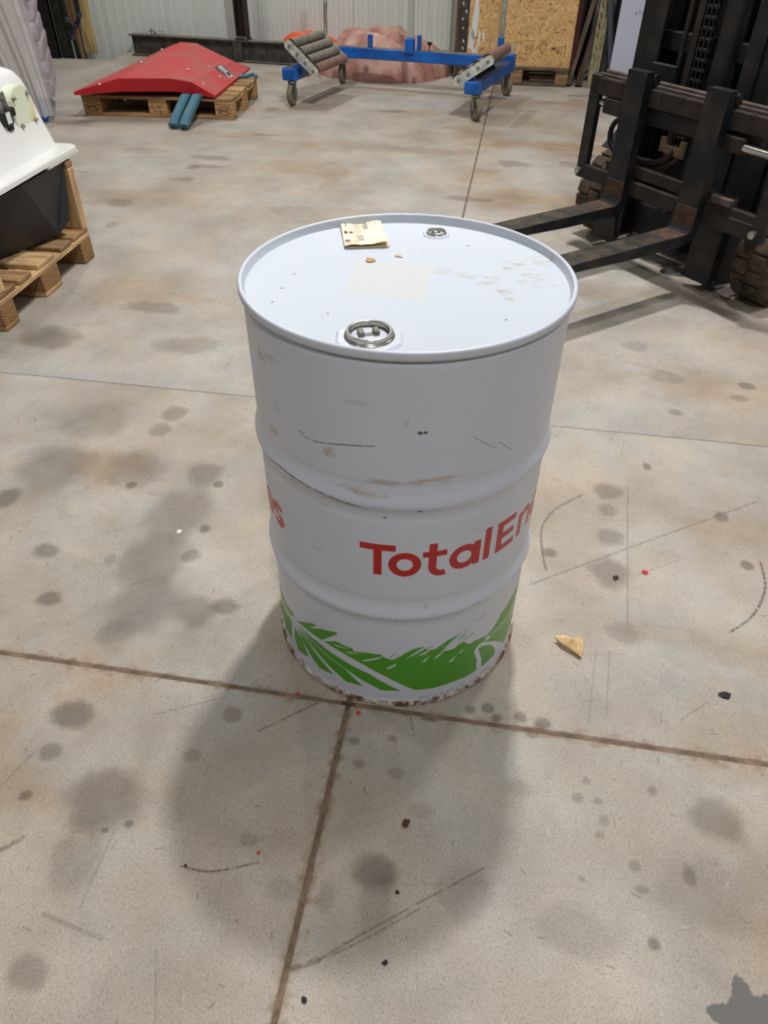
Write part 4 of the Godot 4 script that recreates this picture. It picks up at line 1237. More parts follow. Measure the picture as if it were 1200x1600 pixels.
# ---------------------------------------------------------------- forklift
func forklift():
	var th := deg_to_rad(31.8)
	var F := Vector3(-cos(th), 0, sin(th))
	var S := Vector3(sin(th), 0, cos(th))
	var XF := Transform3D(Basis(S, Vector3.UP, F), Vector3(1.142, 0, -3.229))
	var t := thing("forklift_truck", "dark worn forklift truck with lowered forks beside the white drum", "forklift", XF)
	# forks: L-shaped, rounded heel, thinning to the tip; profile in (z, y)
	var prof := [Vector2(0, 0.82), Vector2(-0.045, 0.82), Vector2(-0.045, 0.32)]
	for k in 7:
		var a := PI + PI / 2 * k / 6.0
		prof.append(Vector2(0.022 + cos(a) * 0.067, 0.322 + sin(a) * 0.067))
	prof.append_array([Vector2(0.30, 0.255), Vector2(0.95, 0.280), Vector2(1.0, 0.286), Vector2(1.0, 0.298), Vector2(0.5, 0.30), Vector2(0.035, 0.30), Vector2(0.010, 0.306), Vector2(0.0, 0.325)])
	var turn := Basis(Vector3(0, 0, 1), Vector3(0, 1, 0), Vector3(-1, 0, 0))
	for x in [-0.222, 0.184]:
		var fk := part("fork", G.new().prism(prof, -0.052, 0.052, Transform3D(turn, Vector3(x, 0, 0))).mesh(), M.fork, t)
		# worn rusty band at the heel, a skin just proud of the steel
		part("worn_heel", G.new().box(Vector3(x, 0.355, -0.001), Vector3(0.1045, 0.085, 0.005), 0.002).box(Vector3(x, 0.300, 0.075), Vector3(0.1045, 0.003, 0.12), 0.001).mesh(), M.fork_rust, fk)
		part("worn_top", G.new().box(Vector3(x, 0.3003, 0.32), Vector3(0.1042, 0.0012, 0.37), 0.0003).mesh(), M.fork_worn, fk)
		part("worn_top", G.new().hexa([Vector3(x - 0.052, 0.2985, 0.505), Vector3(x + 0.052, 0.2985, 0.505), Vector3(x + 0.052, 0.2970, 0.98), Vector3(x - 0.052, 0.2970, 0.98)], [Vector3(x - 0.052, 0.3008, 0.505), Vector3(x + 0.052, 0.3008, 0.505), Vector3(x + 0.052, 0.2990, 0.98), Vector3(x - 0.052, 0.2990, 0.98)]).mesh(), M.fork_worn, fk)
		part("fork_hook", G.new().box(Vector3(x, 0.77, -0.075), Vector3(0.09, 0.05, 0.05), 0.006).rod(Vector3(x + 0.03, 0.79, -0.06), Vector3(x + 0.055, 0.79, -0.06), 0.02).mesh(), M.black_steel, fk)
	# carriage
	var cz := -0.062
	for x in [-0.492, 0.492]:
		var eb := bx("end_bar", t, M.black_steel, Vector3(0.058, 0.43, 0.034), Vector3(x, 0.55, cz))
		part("bolt", G.new().rod(Vector3(-0.008, -0.184, 0.015), Vector3(-0.008, -0.184, 0.034), 0.016, -1, 6).mesh(), M.zinc, eb)
	var ub := bx("upper_bar", t, M.rust_steel, Vector3(1.03, 0.068, 0.034), Vector3(0, 0.724, cz))
	bx("dusty_lip", ub, M.dust_lip, Vector3(1.0, 0.012, 0.014), Vector3(0, 0.040, -0.012), Basis(), 0.002)
	for k in 9:
		bx("notch_block", ub, M.dust_lip, Vector3(0.014, 0.012, 0.008), Vector3(-0.44 + k * 0.11, 0.032, 0.016), Basis(), 0.001)
	bx("hose_rail", t, M.dust_lip, Vector3(0.98, 0.016, 0.02), Vector3(0, 0.772, cz - 0.04), Basis(), 0.004)
	bx("face_plate", t, M.black_steel, Vector3(0.70, 0.066, 0.02), Vector3(0.02, 0.652, cz - 0.022))
	bx("lower_bar", t, M.rust_steel, Vector3(1.03, 0.062, 0.034), Vector3(0, 0.366, cz))
	bx("lower_bar", t, M.rust_steel, Vector3(0.66, 0.05, 0.03), Vector3(0.02, 0.432, cz - 0.012))
	bx("lower_bar", t, M.rust_steel, Vector3(0.34, 0.058, 0.034), Vector3(0.33, 0.40, cz - 0.004))
	# side-shift cylinder with chrome rods and rusty end blocks
	part("shift_rod", G.new().rod(Vector3(-0.47, 0.657, cz - 0.01), Vector3(-0.30, 0.657, cz - 0.01), 0.017, -1, 16).mesh(), M.chrome, t)
	part("shift_rod", G.new().rod(Vector3(0.29, 0.642, cz), Vector3(0.47, 0.642, cz), 0.020, -1, 16).mesh(), M.chrome, t)
	bx("shift_block", t, M.rust_steel, Vector3(0.12, 0.062, 0.04), Vector3(-0.362, 0.656, cz))
	bx("shift_block", t, M.rust_steel, Vector3(0.10, 0.056, 0.04), Vector3(0.275, 0.645, cz))
	# hoses and the beige bracket
	var ho := mat(Color(0.16, 0.09, 0.08), 0.6)
	part("hose", G.new().smooth(1).tube([Vector3(-0.30, 0.478, -0.12), Vector3(-0.21, 0.470, -0.11), Vector3(-0.12, 0.476, -0.11), Vector3(-0.07, 0.50, -0.115), Vector3(-0.04, 0.54, -0.12)], 0.013).mesh(), ho, t)
	part("hose", G.new().smooth(1).tube([Vector3(-0.30, 0.452, -0.13), Vector3(-0.18, 0.445, -0.12), Vector3(-0.08, 0.462, -0.12), Vector3(-0.02, 0.51, -0.125), Vector3(-0.01, 0.55, -0.13)], 0.013).mesh(), ho, t)
	var loop := []
	for k in 13:
		var a := PI * 0.45 + PI * 1.1 * k / 12.0
		loop.append(Vector3(-0.355 + cos(a) * 0.062, 0.535 + sin(a) * 0.068, -0.12))
	part("hose", G.new().smooth(1).tube(loop, 0.012).mesh(), M.black_rubber, t)
	part("bracket", G.new().prism([Vector2(-0.12, 0.585), Vector2(-0.12, 0.528), Vector2(0.012, 0.520), Vector2(0.012, 0.585), Vector2(-0.016, 0.585), Vector2(-0.016, 0.556), Vector2(-0.088, 0.556), Vector2(-0.088, 0.585)], -0.125, -0.112).mesh(), mat(Color(0.42, 0.36, 0.25), 0.7, 0, M.soft, 6.0), t)
	# mast
	var xm := -0.087
	for s in [-1.0, 1.0]:
		var og := G.new()
		var ch := func(g: G, x: float, w: float, d: float, z: float, y0: float, y1: float):
			var h := y1 - y0
			g.box(Vector3(x, y0 + h * 0.5, z), Vector3(0.018, h, d), 0.003)
			for e in [-1.0, 1.0]:
				g.box(Vector3(x - s * w * 0.5, y0 + h * 0.5, z + e * (d * 0.5 - 0.008)), Vector3(w, h, 0.016), 0.003)
		ch.call(og, xm + s * 0.34, 0.065, 0.13, -0.26, 0.055, 2.2)
		part("outer_mast", og.mesh(), M.mast, t)
		var ig := G.new()
		ch.call(ig, xm + s * 0.268, 0.058, 0.11, -0.235, 0.08, 2.3)
		part("inner_mast", ig.mesh(), M.black_steel, t)
		part("mast_foot", G.new().prism([Vector2(xm + s * 0.36, 0.05), Vector2(xm + s * 0.36, 0.40), Vector2(xm + s * 0.28, 0.42), Vector2(xm + s * 0.22, 0.08), Vector2(xm + s * 0.24, 0.05)], -0.205, -0.165).mesh(), M.black_steel, t)
	part("mast_gusset", G.new().prism([Vector2(0.285, 0.05), Vector2(0.40, 0.11), Vector2(0.36, 0.24), Vector2(0.30, 0.36), Vector2(0.285, 0.36)], -0.215, -0.195).mesh(), M.mast, t)
	bx("mast_crossmember", t, M.mast, Vector3(0.68, 0.14, 0.06), Vector3(xm, 0.17, -0.30))
	bx("mast_crossmember", t, M.mast, Vector3(0.50, 0.07, 0.04), Vector3(xm, 0.90, -0.26))
	part("lift_cylinder", G.new().rod(Vector3(xm + 0.085, 0.1, -0.24), Vector3(xm + 0.085, 2.1, -0.24), 0.048, -1, 20).mesh(), M.black_steel, t)
	part("lift_rod", G.new().rod(Vector3(xm - 0.105, 0.60, -0.2), Vector3(xm - 0.105, 2.1, -0.2), 0.011, -1, 12).mesh(), M.black_steel, t)
	part("chain_guide", G.new().box(Vector3(xm - 0.055, 1.2, -0.205), Vector3(0.03, 1.6, 0.02), 0.003).mesh(), M.rust_steel, t)
	var cg := G.new()
	for k in 44:
		var y := 0.50 + k * 0.036
		for s in [-0.022, 0.0, 0.022]:
			cg.box(Vector3(xm + s, y + (0.018 if s == 0.0 else 0.0), -0.2), Vector3(0.007, 0.036, 0.024), 0.003)
		cg.rod(Vector3(xm - 0.03, y, -0.2), Vector3(xm + 0.03, y, -0.2), 0.010, -1, 8)
	part("lift_chain", cg.mesh(), M.mast, t)
	bx("chain_anchor", t, M.mast, Vector3(0.13, 0.20, 0.02), Vector3(-0.235, 0.73, -0.17))
	# frame, dash and body behind the mast
	var body := mat(Color(0.10, 0.10, 0.11), 0.5, 0.1, M.soft, 1.5)
	part("body", G.new().box(Vector3(xm, 0.52, -1.55), Vector3(1.0, 0.72, 1.7), 0.05).box(Vector3(xm, 0.42, -0.62), Vector3(0.74, 0.5, 0.5), 0.03).mesh(), body, t)
	part("dash", G.new().box(Vector3(xm, 0.95, -0.80), Vector3(1.04, 0.7, 0.12), 0.03).mesh(), body, t)
	bx("mast_guard", t, M.mast, Vector3(0.44, 1.6, 0.012), Vector3(xm - 0.04, 1.25, -0.345))
	part("counterweight", G.new().box(Vector3(xm, 0.70, -2.45), Vector3(1.02, 0.9, 0.4), 0.08).mesh(), M.mast, t)
	part("seat", G.new().box(Vector3(xm, 0.95, -1.6), Vector3(0.48, 0.12, 0.46), 0.04).box(Vector3(xm, 1.2, -1.85), Vector3(0.46, 0.5, 0.1), 0.04).mesh(), M.black_rubber, t)
	for s in [-1.0, 1.0]:
		part("guard_post", G.new().rod(Vector3(xm + s * 0.46, 0.8, -0.72), Vector3(xm + s * 0.42, 2.1, -0.95), 0.03).mesh(), M.mast, t)
		part("front_fender", G.new().prism([Vector2(0.0, 0.37), Vector2(0.11, 0.50), Vector2(0.25, 0.50), Vector2(0.25, 0.37)], -0.012, 0.0, Transform3D(Basis(Vector3.RIGHT * -s, Vector3.UP, Vector3.BACK), Vector3(xm + s * 0.65, 0, -0.42))).mesh(), mat(Color(0.32, 0.34, 0.37), 0.5, 0, M.soft, 3.0), t)
	var ty := mat(Color(1, 1, 1), 0.9, 0, mottle(60, 256, 0.02, Color(0.19, 0.155, 0.125), Color(0.31, 0.25, 0.19), 0.3), 3.0)
	for e in [[-0.450, -0.37, 0.20], [0.512, -0.37, 0.20], [-0.40, -2.1, 0.20], [0.48, -2.1, 0.20]]:
		var rad: float = e[2]
		var wk := 0.8
		var wg := G.new()
		var wx := Transform3D(Basis(Vector3(0, 0, 1), PI / 2).scaled(Vector3(wk, 1, 1)), Vector3(xm + e[0], rad, e[1]))
		wg.smooth(1).lathe([Vector2(0.0, -0.06), Vector2(rad * 0.5, -0.06), Vector2(rad * 0.56, -0.088), Vector2(rad * 0.86, -0.095), Vector2(rad * 0.955, -0.085), Vector2(rad * 0.965, 0.0), Vector2(rad * 0.955, 0.085), Vector2(rad * 0.86, 0.095), Vector2(rad * 0.56, 0.088), Vector2(rad * 0.5, 0.06), Vector2(0.0, 0.06)], 40, wx)
		wg.smooth(-1)
		for k in 18:
			var a := TAU * k / 18.0
			for s in [-1.0, 1.0]:
				var b := Basis(Vector3(1, 0, 0), a + s * 0.09)
				wg.box(wx.origin + b * Vector3(s * 0.047 * wk, rad * 0.972, 0), Vector3(0.090 * wk, rad * 0.05, rad * 0.285), 0.006, b)
		var wh := part("tyre", wg.mesh(), ty, t)
		part("hub", G.new().rod(wx.origin + Vector3(-0.065, 0, 0), wx.origin + Vector3(0.065, 0, 0), rad * 0.42, -1, 20).mesh(), M.rust_steel, wh)
	# tilt-joint pins low on the right
	for q in [[0.40, 0.285], [0.405, 0.10]]:
		part("pin", G.new().rod(Vector3(q[0], q[1], -0.22), Vector3(q[0], q[1], -0.17), 0.024, -1, 16).mesh(), M.rust_steel, t)
	bx("link_plate", t, M.mast, Vector3(0.05, 0.24, 0.02), Vector3(0.405, 0.19, -0.225))
	bx("spacer_block", t, M.dust_lip, Vector3(0.10, 0.030, 0.04), Vector3(0.30, 0.442, cz + 0.002))

# ---------------------------------------------------------------- along the back wall
func back_wall_things():
	# long rolled beam lying in front of the panels
	var dir := Vector2(0.964, 0.265)
	var L := 3.55
	var bt := thing("steel_beam", "long dusty steel I-beam lying along the foot of the ribbed wall", "beam", Transform3D(yaw(dir), Vector3(-2.705, 0, -8.965)))
	var bp := [Vector2(-0.06, 0), Vector2(0.06, 0), Vector2(0.06, 0.011), Vector2(0.006, 0.016), Vector2(0.006, 0.174), Vector2(0.06, 0.179), Vector2(0.06, 0.19), Vector2(-0.06, 0.19), Vector2(-0.06, 0.179), Vector2(-0.006, 0.174), Vector2(-0.006, 0.016), Vector2(-0.06, 0.011)]
	part("beam", G.new().prism(bp, 0, L, Transform3D(Basis(Vector3(0, 0, 1), Vector3.UP, Vector3(1, 0, 0)) * Basis(Vector3(-1, 0, 0), Vector3(0, 1, 0), Vector3(0, 0, 1)))).mesh(), M.beam_steel, bt)
	bx("dust_layer", bt, M.beam_dust, Vector3(L - 0.03, 0.004, 0.108), Vector3(L * 0.5, 0.191, 0), Basis(), 0.001)
	bx("dust_layer", bt, M.beam_dust, Vector3(L - 0.03, 0.004, 0.04), Vector3(L * 0.5, 0.0145, 0.036), Basis(), 0.001)
	bx("stiffener", bt, M.beam_steel, Vector3(0.10, 0.165, 0.052), Vector3(1.22, 0.095, 0.034))
	# twisted wire on its left end
	var wire := []
	for k in 40:
		var a := k * 0.75
		wire.append(Vector3(0.22 + k * 0.0042, 0.215 + 0.016 * sin(a) + (0.02 if k > 8 and k < 14 else 0.0), 0.02 + 0.03 * cos(a * 0.8)))
	var wt := thing("tie_wire", "tangle of grey tie wire on the beam's left end", "wire", bt.transform)
	part("strand", G.new().smooth(1).tube(wire, 0.0045, 6).mesh(), M.steel, wt)
	wt.position += Vector3(0, -0.004, 0)
	# dark post standing on the beam
	var po := thing("steel_post", "dark brown steel post standing on the beam against the ribbed wall", "post", Transform3D(yaw(dir), bt.transform * Vector3(1.275, 0.193, -0.005)))
	part("post", G.new().box(Vector3(-0.05, 0.9, 0), Vector3(0.012, 1.8, 0.10), 0.001).box(Vector3(0.05, 0.9, 0), Vector3(0.012, 1.8, 0.10), 0.001).box(Vector3(0, 0.9, -0.03), Vector3(0.10, 1.8, 0.01), 0.001).mesh(), M.post_brown, po)
	bx("base_plate", po, M.post_brown, Vector3(0.14, 0.012, 0.12), Vector3(0, 0.006, 0))
	var coil := []
	for k in 20:
		coil.append(Vector3(-0.04 + k * 0.005, 0.022 + 0.008 * sin(k * 1.3), 0.055 + 0.008 * cos(k * 1.3)))
	part("wire_tie", G.new().smooth(1).tube(coil, 0.004, 6).mesh(), M.steel, po)
	# ---- left corner: columns, timber, pipes
	var c1 := thing("steel_column", "black steel column left of the mossy column at the hall's back corner", "column", hx(-4.575, -0.12, BACK + 0.50))
	part("column", G.new().box(Vector3(0, 1.5, 0.06), Vector3(0.15, 3.0, 0.012), 0.002).box(Vector3(0, 1.5, -0.06), Vector3(0.15, 3.0, 0.012), 0.002).box(Vector3(0, 1.5, 0), Vector3(0.012, 3.0, 0.11), 0.001).mesh(), mat(Color(0.05, 0.05, 0.055), 0.5, 0.2, M.soft, 3.0), c1)
	bx("base_plate", c1, M.mast, Vector3(0.2, 0.02, 0.2), Vector3(0, 0.01, 0))
	var c2 := thing("steel_column", "dark green mossy column between black column and brown timber", "column", hx(-4.465, -0.12, BACK + 0.44))
	part("column", G.new().box(Vector3(0, 1.5, 0), Vector3(0.085, 3.0, 0.10), 0.006).mesh(), mat(Color(1, 1, 1), 0.8, 0, mottle(33, 256, 0.03, Color(0.06, 0.07, 0.055), Color(0.17, 0.18, 0.13), 0.25), 2.0), c2)
	bx("edge_strip", c2, M.beam_dust, Vector3(0.008, 2.98, 0.006), Vector3(-0.047, 1.5, 0.05), Basis(), 0.001)
	var c3 := thing("timber_post", "rough brown timber post behind the black drain pipe", "timber", hx(-4.375, -0.12, BACK + 0.36))
	part("post", G.new().box(Vector3.ZERO, Vector3(3.0, 0.075, 0.06), 0.006).mesh(), mat(Color(0.58, 0.44, 0.33), 0.9, 0, M.streak, 3.0), c3, Transform3D(Basis(Vector3(0, 0, 1), PI / 2), Vector3(0, 1.5, 0)))
	var c4 := thing("timber_board", "pale yellow board standing at the left edge of the ribbed wall", "timber", hx(-4.345, -0.03, BACK + 0.16))
	part("board", G.new().box(Vector3.ZERO, Vector3(2.6, 0.13, 0.035), 0.003).mesh(), mat(Color(0.86, 0.74, 0.52), 0.75, 0, M.streak, 2.2), c4, Transform3D(Basis(Vector3(0, 0, 1), PI / 2), Vector3(0, 1.33, 0)))
	var pi := thing("drain_pipe", "black drain pipe with grey couplings joining in a U by the pale board", "pipe", hx(0, 0, BACK + 0.52))
	var bl := mat(Color(0.045, 0.045, 0.05), 0.45)
	var gr := mat(Color(0.20, 0.23, 0.27), 0.5)
	part("pipe", G.new().smooth(1).tube([Vector3(-4.36, 1.6, 0), Vector3(-4.345, 0.40, 0.0), Vector3(-4.335, 0.30, 0.0), Vector3(-4.33, 0.14, -0.03), Vector3(-4.33, -0.12, -0.06)], 0.022, 12).mesh(), bl, pi)
	part("pipe", G.new().smooth(1).tube([Vector3(-4.19, 1.6, 0), Vector3(-4.20, 0.46, 0), Vector3(-4.205, 0.38, 0), Vector3(-4.225, 0.325, 0), Vector3(-4.265, 0.29, 0), Vector3(-4.33, 0.265, 0)], 0.022, 12).mesh(), bl, pi)
	for e in [[Vector3(-4.343, 0.36, 0), Vector3(-4.337, 0.315, 0)], [Vector3(-4.332, 0.215, -0.01), Vector3(-4.331, 0.165, -0.02)], [Vector3(-4.202, 0.40, 0), Vector3(-4.206, 0.36, 0)], [Vector3(-4.25, 0.30, 0), Vector3(-4.285, 0.281, 0)]]:
		part("coupling", G.new().rod(e[0], e[1], 0.030, -1, 14).mesh(), gr, pi)
	# ---- crumpled pink sheeting
	heap("plastic_sheeting", "crumpled dusty pink plastic sheeting heaped over the beam behind the trolley", "sheeting", Vector3(-0.06, 0, -8.08), Vector3(0.60, 0.36, 0.42), mat(Color(1, 1, 1), 0.5, 0, mottle(37, 256, 0.015, Color(0.62, 0.40, 0.36), Color(0.74, 0.60, 0.54), 0.3), 1.5), 71, 1.0)
	heap("plastic_cover", "bright orange plastic cover heaped between beam and wall behind the left roller bank", "cover", Vector3(-0.80, 0, -8.62), Vector3(0.37, 0.30, 0.14), mat(Color(0.88, 0.35, 0.15), 0.5), 72, 0.25)
	# ---- strand board sheet on a pallet, with posts beside it
	var osb := Canvas.new(1024, 768, Color(0.80, 0.63, 0.41))
	for k in 3400:
		var q := Vector2(rng.randf() * 1024, rng.randf() * 768)
		var an := rng.randfn(0.3, 0.9)
		var l := rng.randf_range(20, 80)
		var wd := rng.randf_range(4, 15)
		var d := Vector2(cos(an), sin(an)) * l
		var n := Vector2(-d.y, d.x).normalized() * wd * 0.5
		var f := rng.randf()
		var col := Color(0.72, 0.54, 0.33).lerp(Color(0.93, 0.79, 0.57), f)
		if k % 30 == 0:
			col = Color(0.50, 0.36, 0.23)
		osb.poly([q - n, q + d * 0.5 - n * 1.2, q + d, q + n], col, 0.85)
	var ink := Color(0.22, 0.16, 0.11)
	osb.line([Vector2(560, 560), Vector2(640, 560), Vector2(640, 660), Vector2(560, 660)], 4, ink, 0.7, 0.3)
	osb.text("EO", Vector2(570, 640), 60, ink, 0.7)
	osb.line([Vector2(700, 590), Vector2(780, 590), Vector2(740, 670), Vector2(700, 590)], 6, ink, 0.85, 0.3)
	osb.text("HOF", Vector2(705, 580), 36, ink, 0.8)
	osb.poly([Vector2(820, 610), Vector2(870, 605), Vector2(865, 630), Vector2(825, 630)], ink, 0.7)
	osb.poly([Vector2(875, 630), Vector2(900, 625), Vector2(900, 660), Vector2(878, 660)], ink, 0.5)
	osb.line([Vector2(925, 600), Vector2(925, 665)], 7, ink, 0.8, 0.3)
	osb.line([Vector2(955, 600), Vector2(955, 665)], 7, ink, 0.8, 0.3)
	osb.line([Vector2(915, 598), Vector2(965, 598)], 5, ink, 0.6, 0.3)
	var om := StandardMaterial3D.new()
	om.albedo_texture = osb.tex()
	om.roughness = 0.75
	var ov := BACK + 0.86
	var ob := thing("strand_board", "large tan strand board sheet standing on a pallet behind the trolley", "board", hx(0.195, 0.144, ov))
	var og := G.new()
	var ow := 0.94
	var oh := 1.25
	og.box(Vector3(0, oh * 0.5, -0.012), Vector3(ow, oh, 0.018), 0.001)
	og.quad(Vector3(-ow / 2, 0, 0.0), Vector3(ow / 2, 0, 0.0), Vector3(ow / 2, oh, 0.0), Vector3(-ow / 2, oh, 0.0), Vector2(0, 1), Vector2(1, 1), Vector2(1, -0.7), Vector2(0, -0.7))
	part("sheet", og.mesh(), om, ob)
	# torn white paper left on its left side
	for e in [[-0.415, 0.34, 0.055, 0.30, -0.06], [-0.44, 0.20, 0.05, 0.17, -0.05], [-0.37, 0.20, 0.022, 0.13, -0.08], [-0.33, 0.22, 0.018, 0.09, 0.05], [-0.415, 0.11, 0.04, 0.05, 0.4], [-0.25, 0.17, 0.006, 0.10, 0.0], [-0.21, 0.21, 0.006, 0.09, -0.25], [-0.285, 0.14, 0.007, 0.05, 0.2], [-0.385, 0.115, 0.016, 0.06, 0.1]]:
		var pgn := []
		for k in 7:
			var a := TAU * k / 7.0 + 0.3
			pgn.append(Vector2(clampf(cos(a) * 1.4, -1, 1) * e[2] * 0.5 * rng.randf_range(0.75, 1.05), clampf(sin(a) * 1.4, -1, 1) * e[3] * 0.5 * rng.randf_range(0.85, 1.05)))
		part("torn_paper", G.new().prism(pgn, 0.001, 0.0025, Transform3D(Basis(Vector3(0, 0, 1), e[4]), Vector3(e[0], e[1], 0))).mesh(), M.white_paper, ob)
	var pal := pallet("dark old pallet under the strand board sheet", Transform3D(HB.scaled_local(Vector3(0.775, 1, 1)), hall(0.195, 0, ov - 0.33)), [M.old_wood, M.pine3], M.pine3)
	var ps := thing("paint_flaked_post", "dark post with flaking white paint at the strand board's left edge", "post", hx(-0.315, 0, ov - 0.03))
	part("post", G.new().box(Vector3(0, 0.75, 0), Vector3(0.07, 1.5, 0.05), 0.004).mesh(), M.beam_steel, ps)
	for k in 9:
		part("paint_flake", G.new().prism([Vector2(-0.012, -0.02), Vector2(0.008, -0.026), Vector2(0.014, 0.012), Vector2(-0.004, 0.026)].map(func(q): return q * rng.randf_range(0.25, 0.8)), 0.0, 0.002, Transform3D(Basis(Vector3(0, 0, 1), rng.randf() * 2.0), Vector3(rng.randf_range(-0.02, 0.02), 0.25 + k * 0.07 + rng.randf_range(0, 0.03), 0.025))).mesh(), M.white_paper, ps)
	var tp := thing("timber_post", "thin brown timber post at the right end of the ribbed wall panels", "timber", hx(-0.375, 0, ov - 0.10))
	part("post", G.new().box(Vector3.ZERO, Vector3(1.6, 0.04, 0.05), 0.003).mesh(), mat(Color(0.42, 0.33, 0.27), 0.85, 0, M.streak, 3.0), tp, Transform3D(Basis(Vector3(0, 0, 1), PI / 2), Vector3(0, 0.8, 0)))
	var rp := thing("steel_angle", "rusty red steel angle at the strand board's right edge", "post", hx(0.685, 0.0, ov + 0.01))
	part("angle", G.new().box(Vector3(0, 0.85, 0.0), Vector3(0.035, 1.6, 0.012), 0.002).box(Vector3(0.02, 0.85, -0.02), Vector3(0.008, 1.6, 0.05), 0.001).box(Vector3(0.0, 0.03, -0.02), Vector3(0.03, 0.06, 0.02), 0.002).mesh(), mat(Color(0.26, 0.08, 0.07), 0.7, 0.1, M.soft, 5.0), rp)
	var sh := thing("steel_sheets", "dark steel sheets standing on edge right of the strand board", "sheets", hx(0.80, 0.0, BACK + 0.42))
	for k in 3:
		bx("sheet", sh, M.mast, Vector3(0.012, 1.5, 0.5), Vector3(-0.06 + k * 0.05, 0.757, -0.1), Basis(Vector3(0, 0, 1), -0.02 - 0.015 * k), 0.001)
	for e in [[0.675, 0.80, 0.90, 0.035, M.old_wood, "thin grey-brown board leaning left of the thicker leaning plank"], [0.765, 0.865, 0.92, 0.055, mat(Color(0.34, 0.27, 0.23), 0.85, 0, M.streak, 3.0), "thicker brown plank leaning beside the slotted rack post"]]:
		var b0 := hall(e[0], 0.0, BACK + 0.86)
		var b1 := hall(e[0] + 0.19, 0.98, BACK + 0.72)
		var d := (b1 - b0).normalized()
		var zz := CB - d * d.dot(CB)
		zz = zz.normalized()
		var bo := thing("leaning_board", e[5], "board", Transform3D(Basis(d, zz.cross(d), zz), b0 + Vector3(0, 0.012, 0)))
		part("board", G.new().box(Vector3(0.6, 0, 0), Vector3(1.2, e[3], 0.09), 0.003).mesh(), e[4], bo)
	# rack post: a folded strip with pairs of slanted slots
	var rk := thing("rack_post", "cream slotted pallet rack post right of the leaning boards", "post", hx(0.885, 0, BACK + 0.90))
	var rg := CSGCombiner3D.new()
	rg.name = "post"
	var mr := mat(Color(0.66, 0.62, 0.47), 0.55, 0, M.soft, 4.0)
	rk.add_child(rg)
	var bxn := CSGBox3D.new()
	bxn.size = Vector3(0.085, 1.6, 0.06)
	bxn.position = Vector3(0, 0.8, -0.03)
	bxn.material = mr
	rg.add_child(bxn)
	var hol := CSGBox3D.new()
	hol.size = Vector3(0.078, 1.7, 0.06)
	hol.position = Vector3(0, 0.8, -0.0345)
	hol.operation = CSGShape3D.OPERATION_SUBTRACTION
	hol.material = mr
	rg.add_child(hol)
	for k in 18:
		for s in [-1.0, 1.0]:
			var sl := CSGBox3D.new()
			sl.size = Vector3(0.009, 0.045, 0.06)
			sl.position = Vector3(s * 0.02, 0.16 + k * 0.078, 0)
			sl.rotation.z = -s * 0.26
			sl.operation = CSGShape3D.OPERATION_SUBTRACTION
			sl.material = mr
			rg.add_child(sl)
	bx("foot_plate", rk, mr, Vector3(0.13, 0.008, 0.10), Vector3(0, 0.004, -0.03), Basis(), 0.001)
	# white panel with screws, blue-grey pipe and dark backing beside it
	var wp := thing("white_panel", "white metal door panel with small print standing behind the forklift", "panel", hx(1.42, 0, BACK + 1.16))
	bx("sheet", wp, mat(Color(0.70, 0.72, 0.78), 0.45), Vector3(0.86, 1.7, 0.03), Vector3(0, 0.85, 0))
	bx("inset", wp, mat(Color(0.66, 0.68, 0.74), 0.45), Vector3(0.5, 1.2, 0.006), Vector3(0.12, 0.93, 0.016), Basis(), 0.003)
	for x in [-0.30, -0.18, -0.06, 0.06]:
		part("screw", G.new().rod(Vector3(x, 0.10, 0.015), Vector3(x, 0.10, 0.020), 0.009, -1, 10).mesh(), M.dark_bit, wp)
	for k in 4:
		bx("small_print", wp, mat(Color(0.5, 0.5, 0.52), 0.8), Vector3(0.018, 0.012, 0.001), Vector3(-0.30 + k * 0.026, 0.60 + 0.012 * (k % 2), 0.0155), Basis(), 0.0002)
	var pp := thing("plastic_pipe", "blue-grey plastic pipe leaning between rack post and white panel", "pipe", Transform3D(Basis(CB, 0.10) * HB, hall(1.045, 0, BACK + 1.02)))
	part("pipe", G.new().rod(Vector3(0, 0.0, 0), Vector3(-0.14, 1.5, 0), 0.022).mesh(), mat(Color(0.26, 0.29, 0.34), 0.45), pp)
	var dk := thing("dark_cabinet", "dark steel cabinet standing in shade behind the rack post", "cabinet", hx(1.60, 0, BACK + 0.36))
	part("carcass", G.new().box(Vector3(0, 0.9, 0), Vector3(1.1, 1.8, 0.5), 0.01).mesh(), mat(Color(0.035, 0.037, 0.045), 0.6), dk)

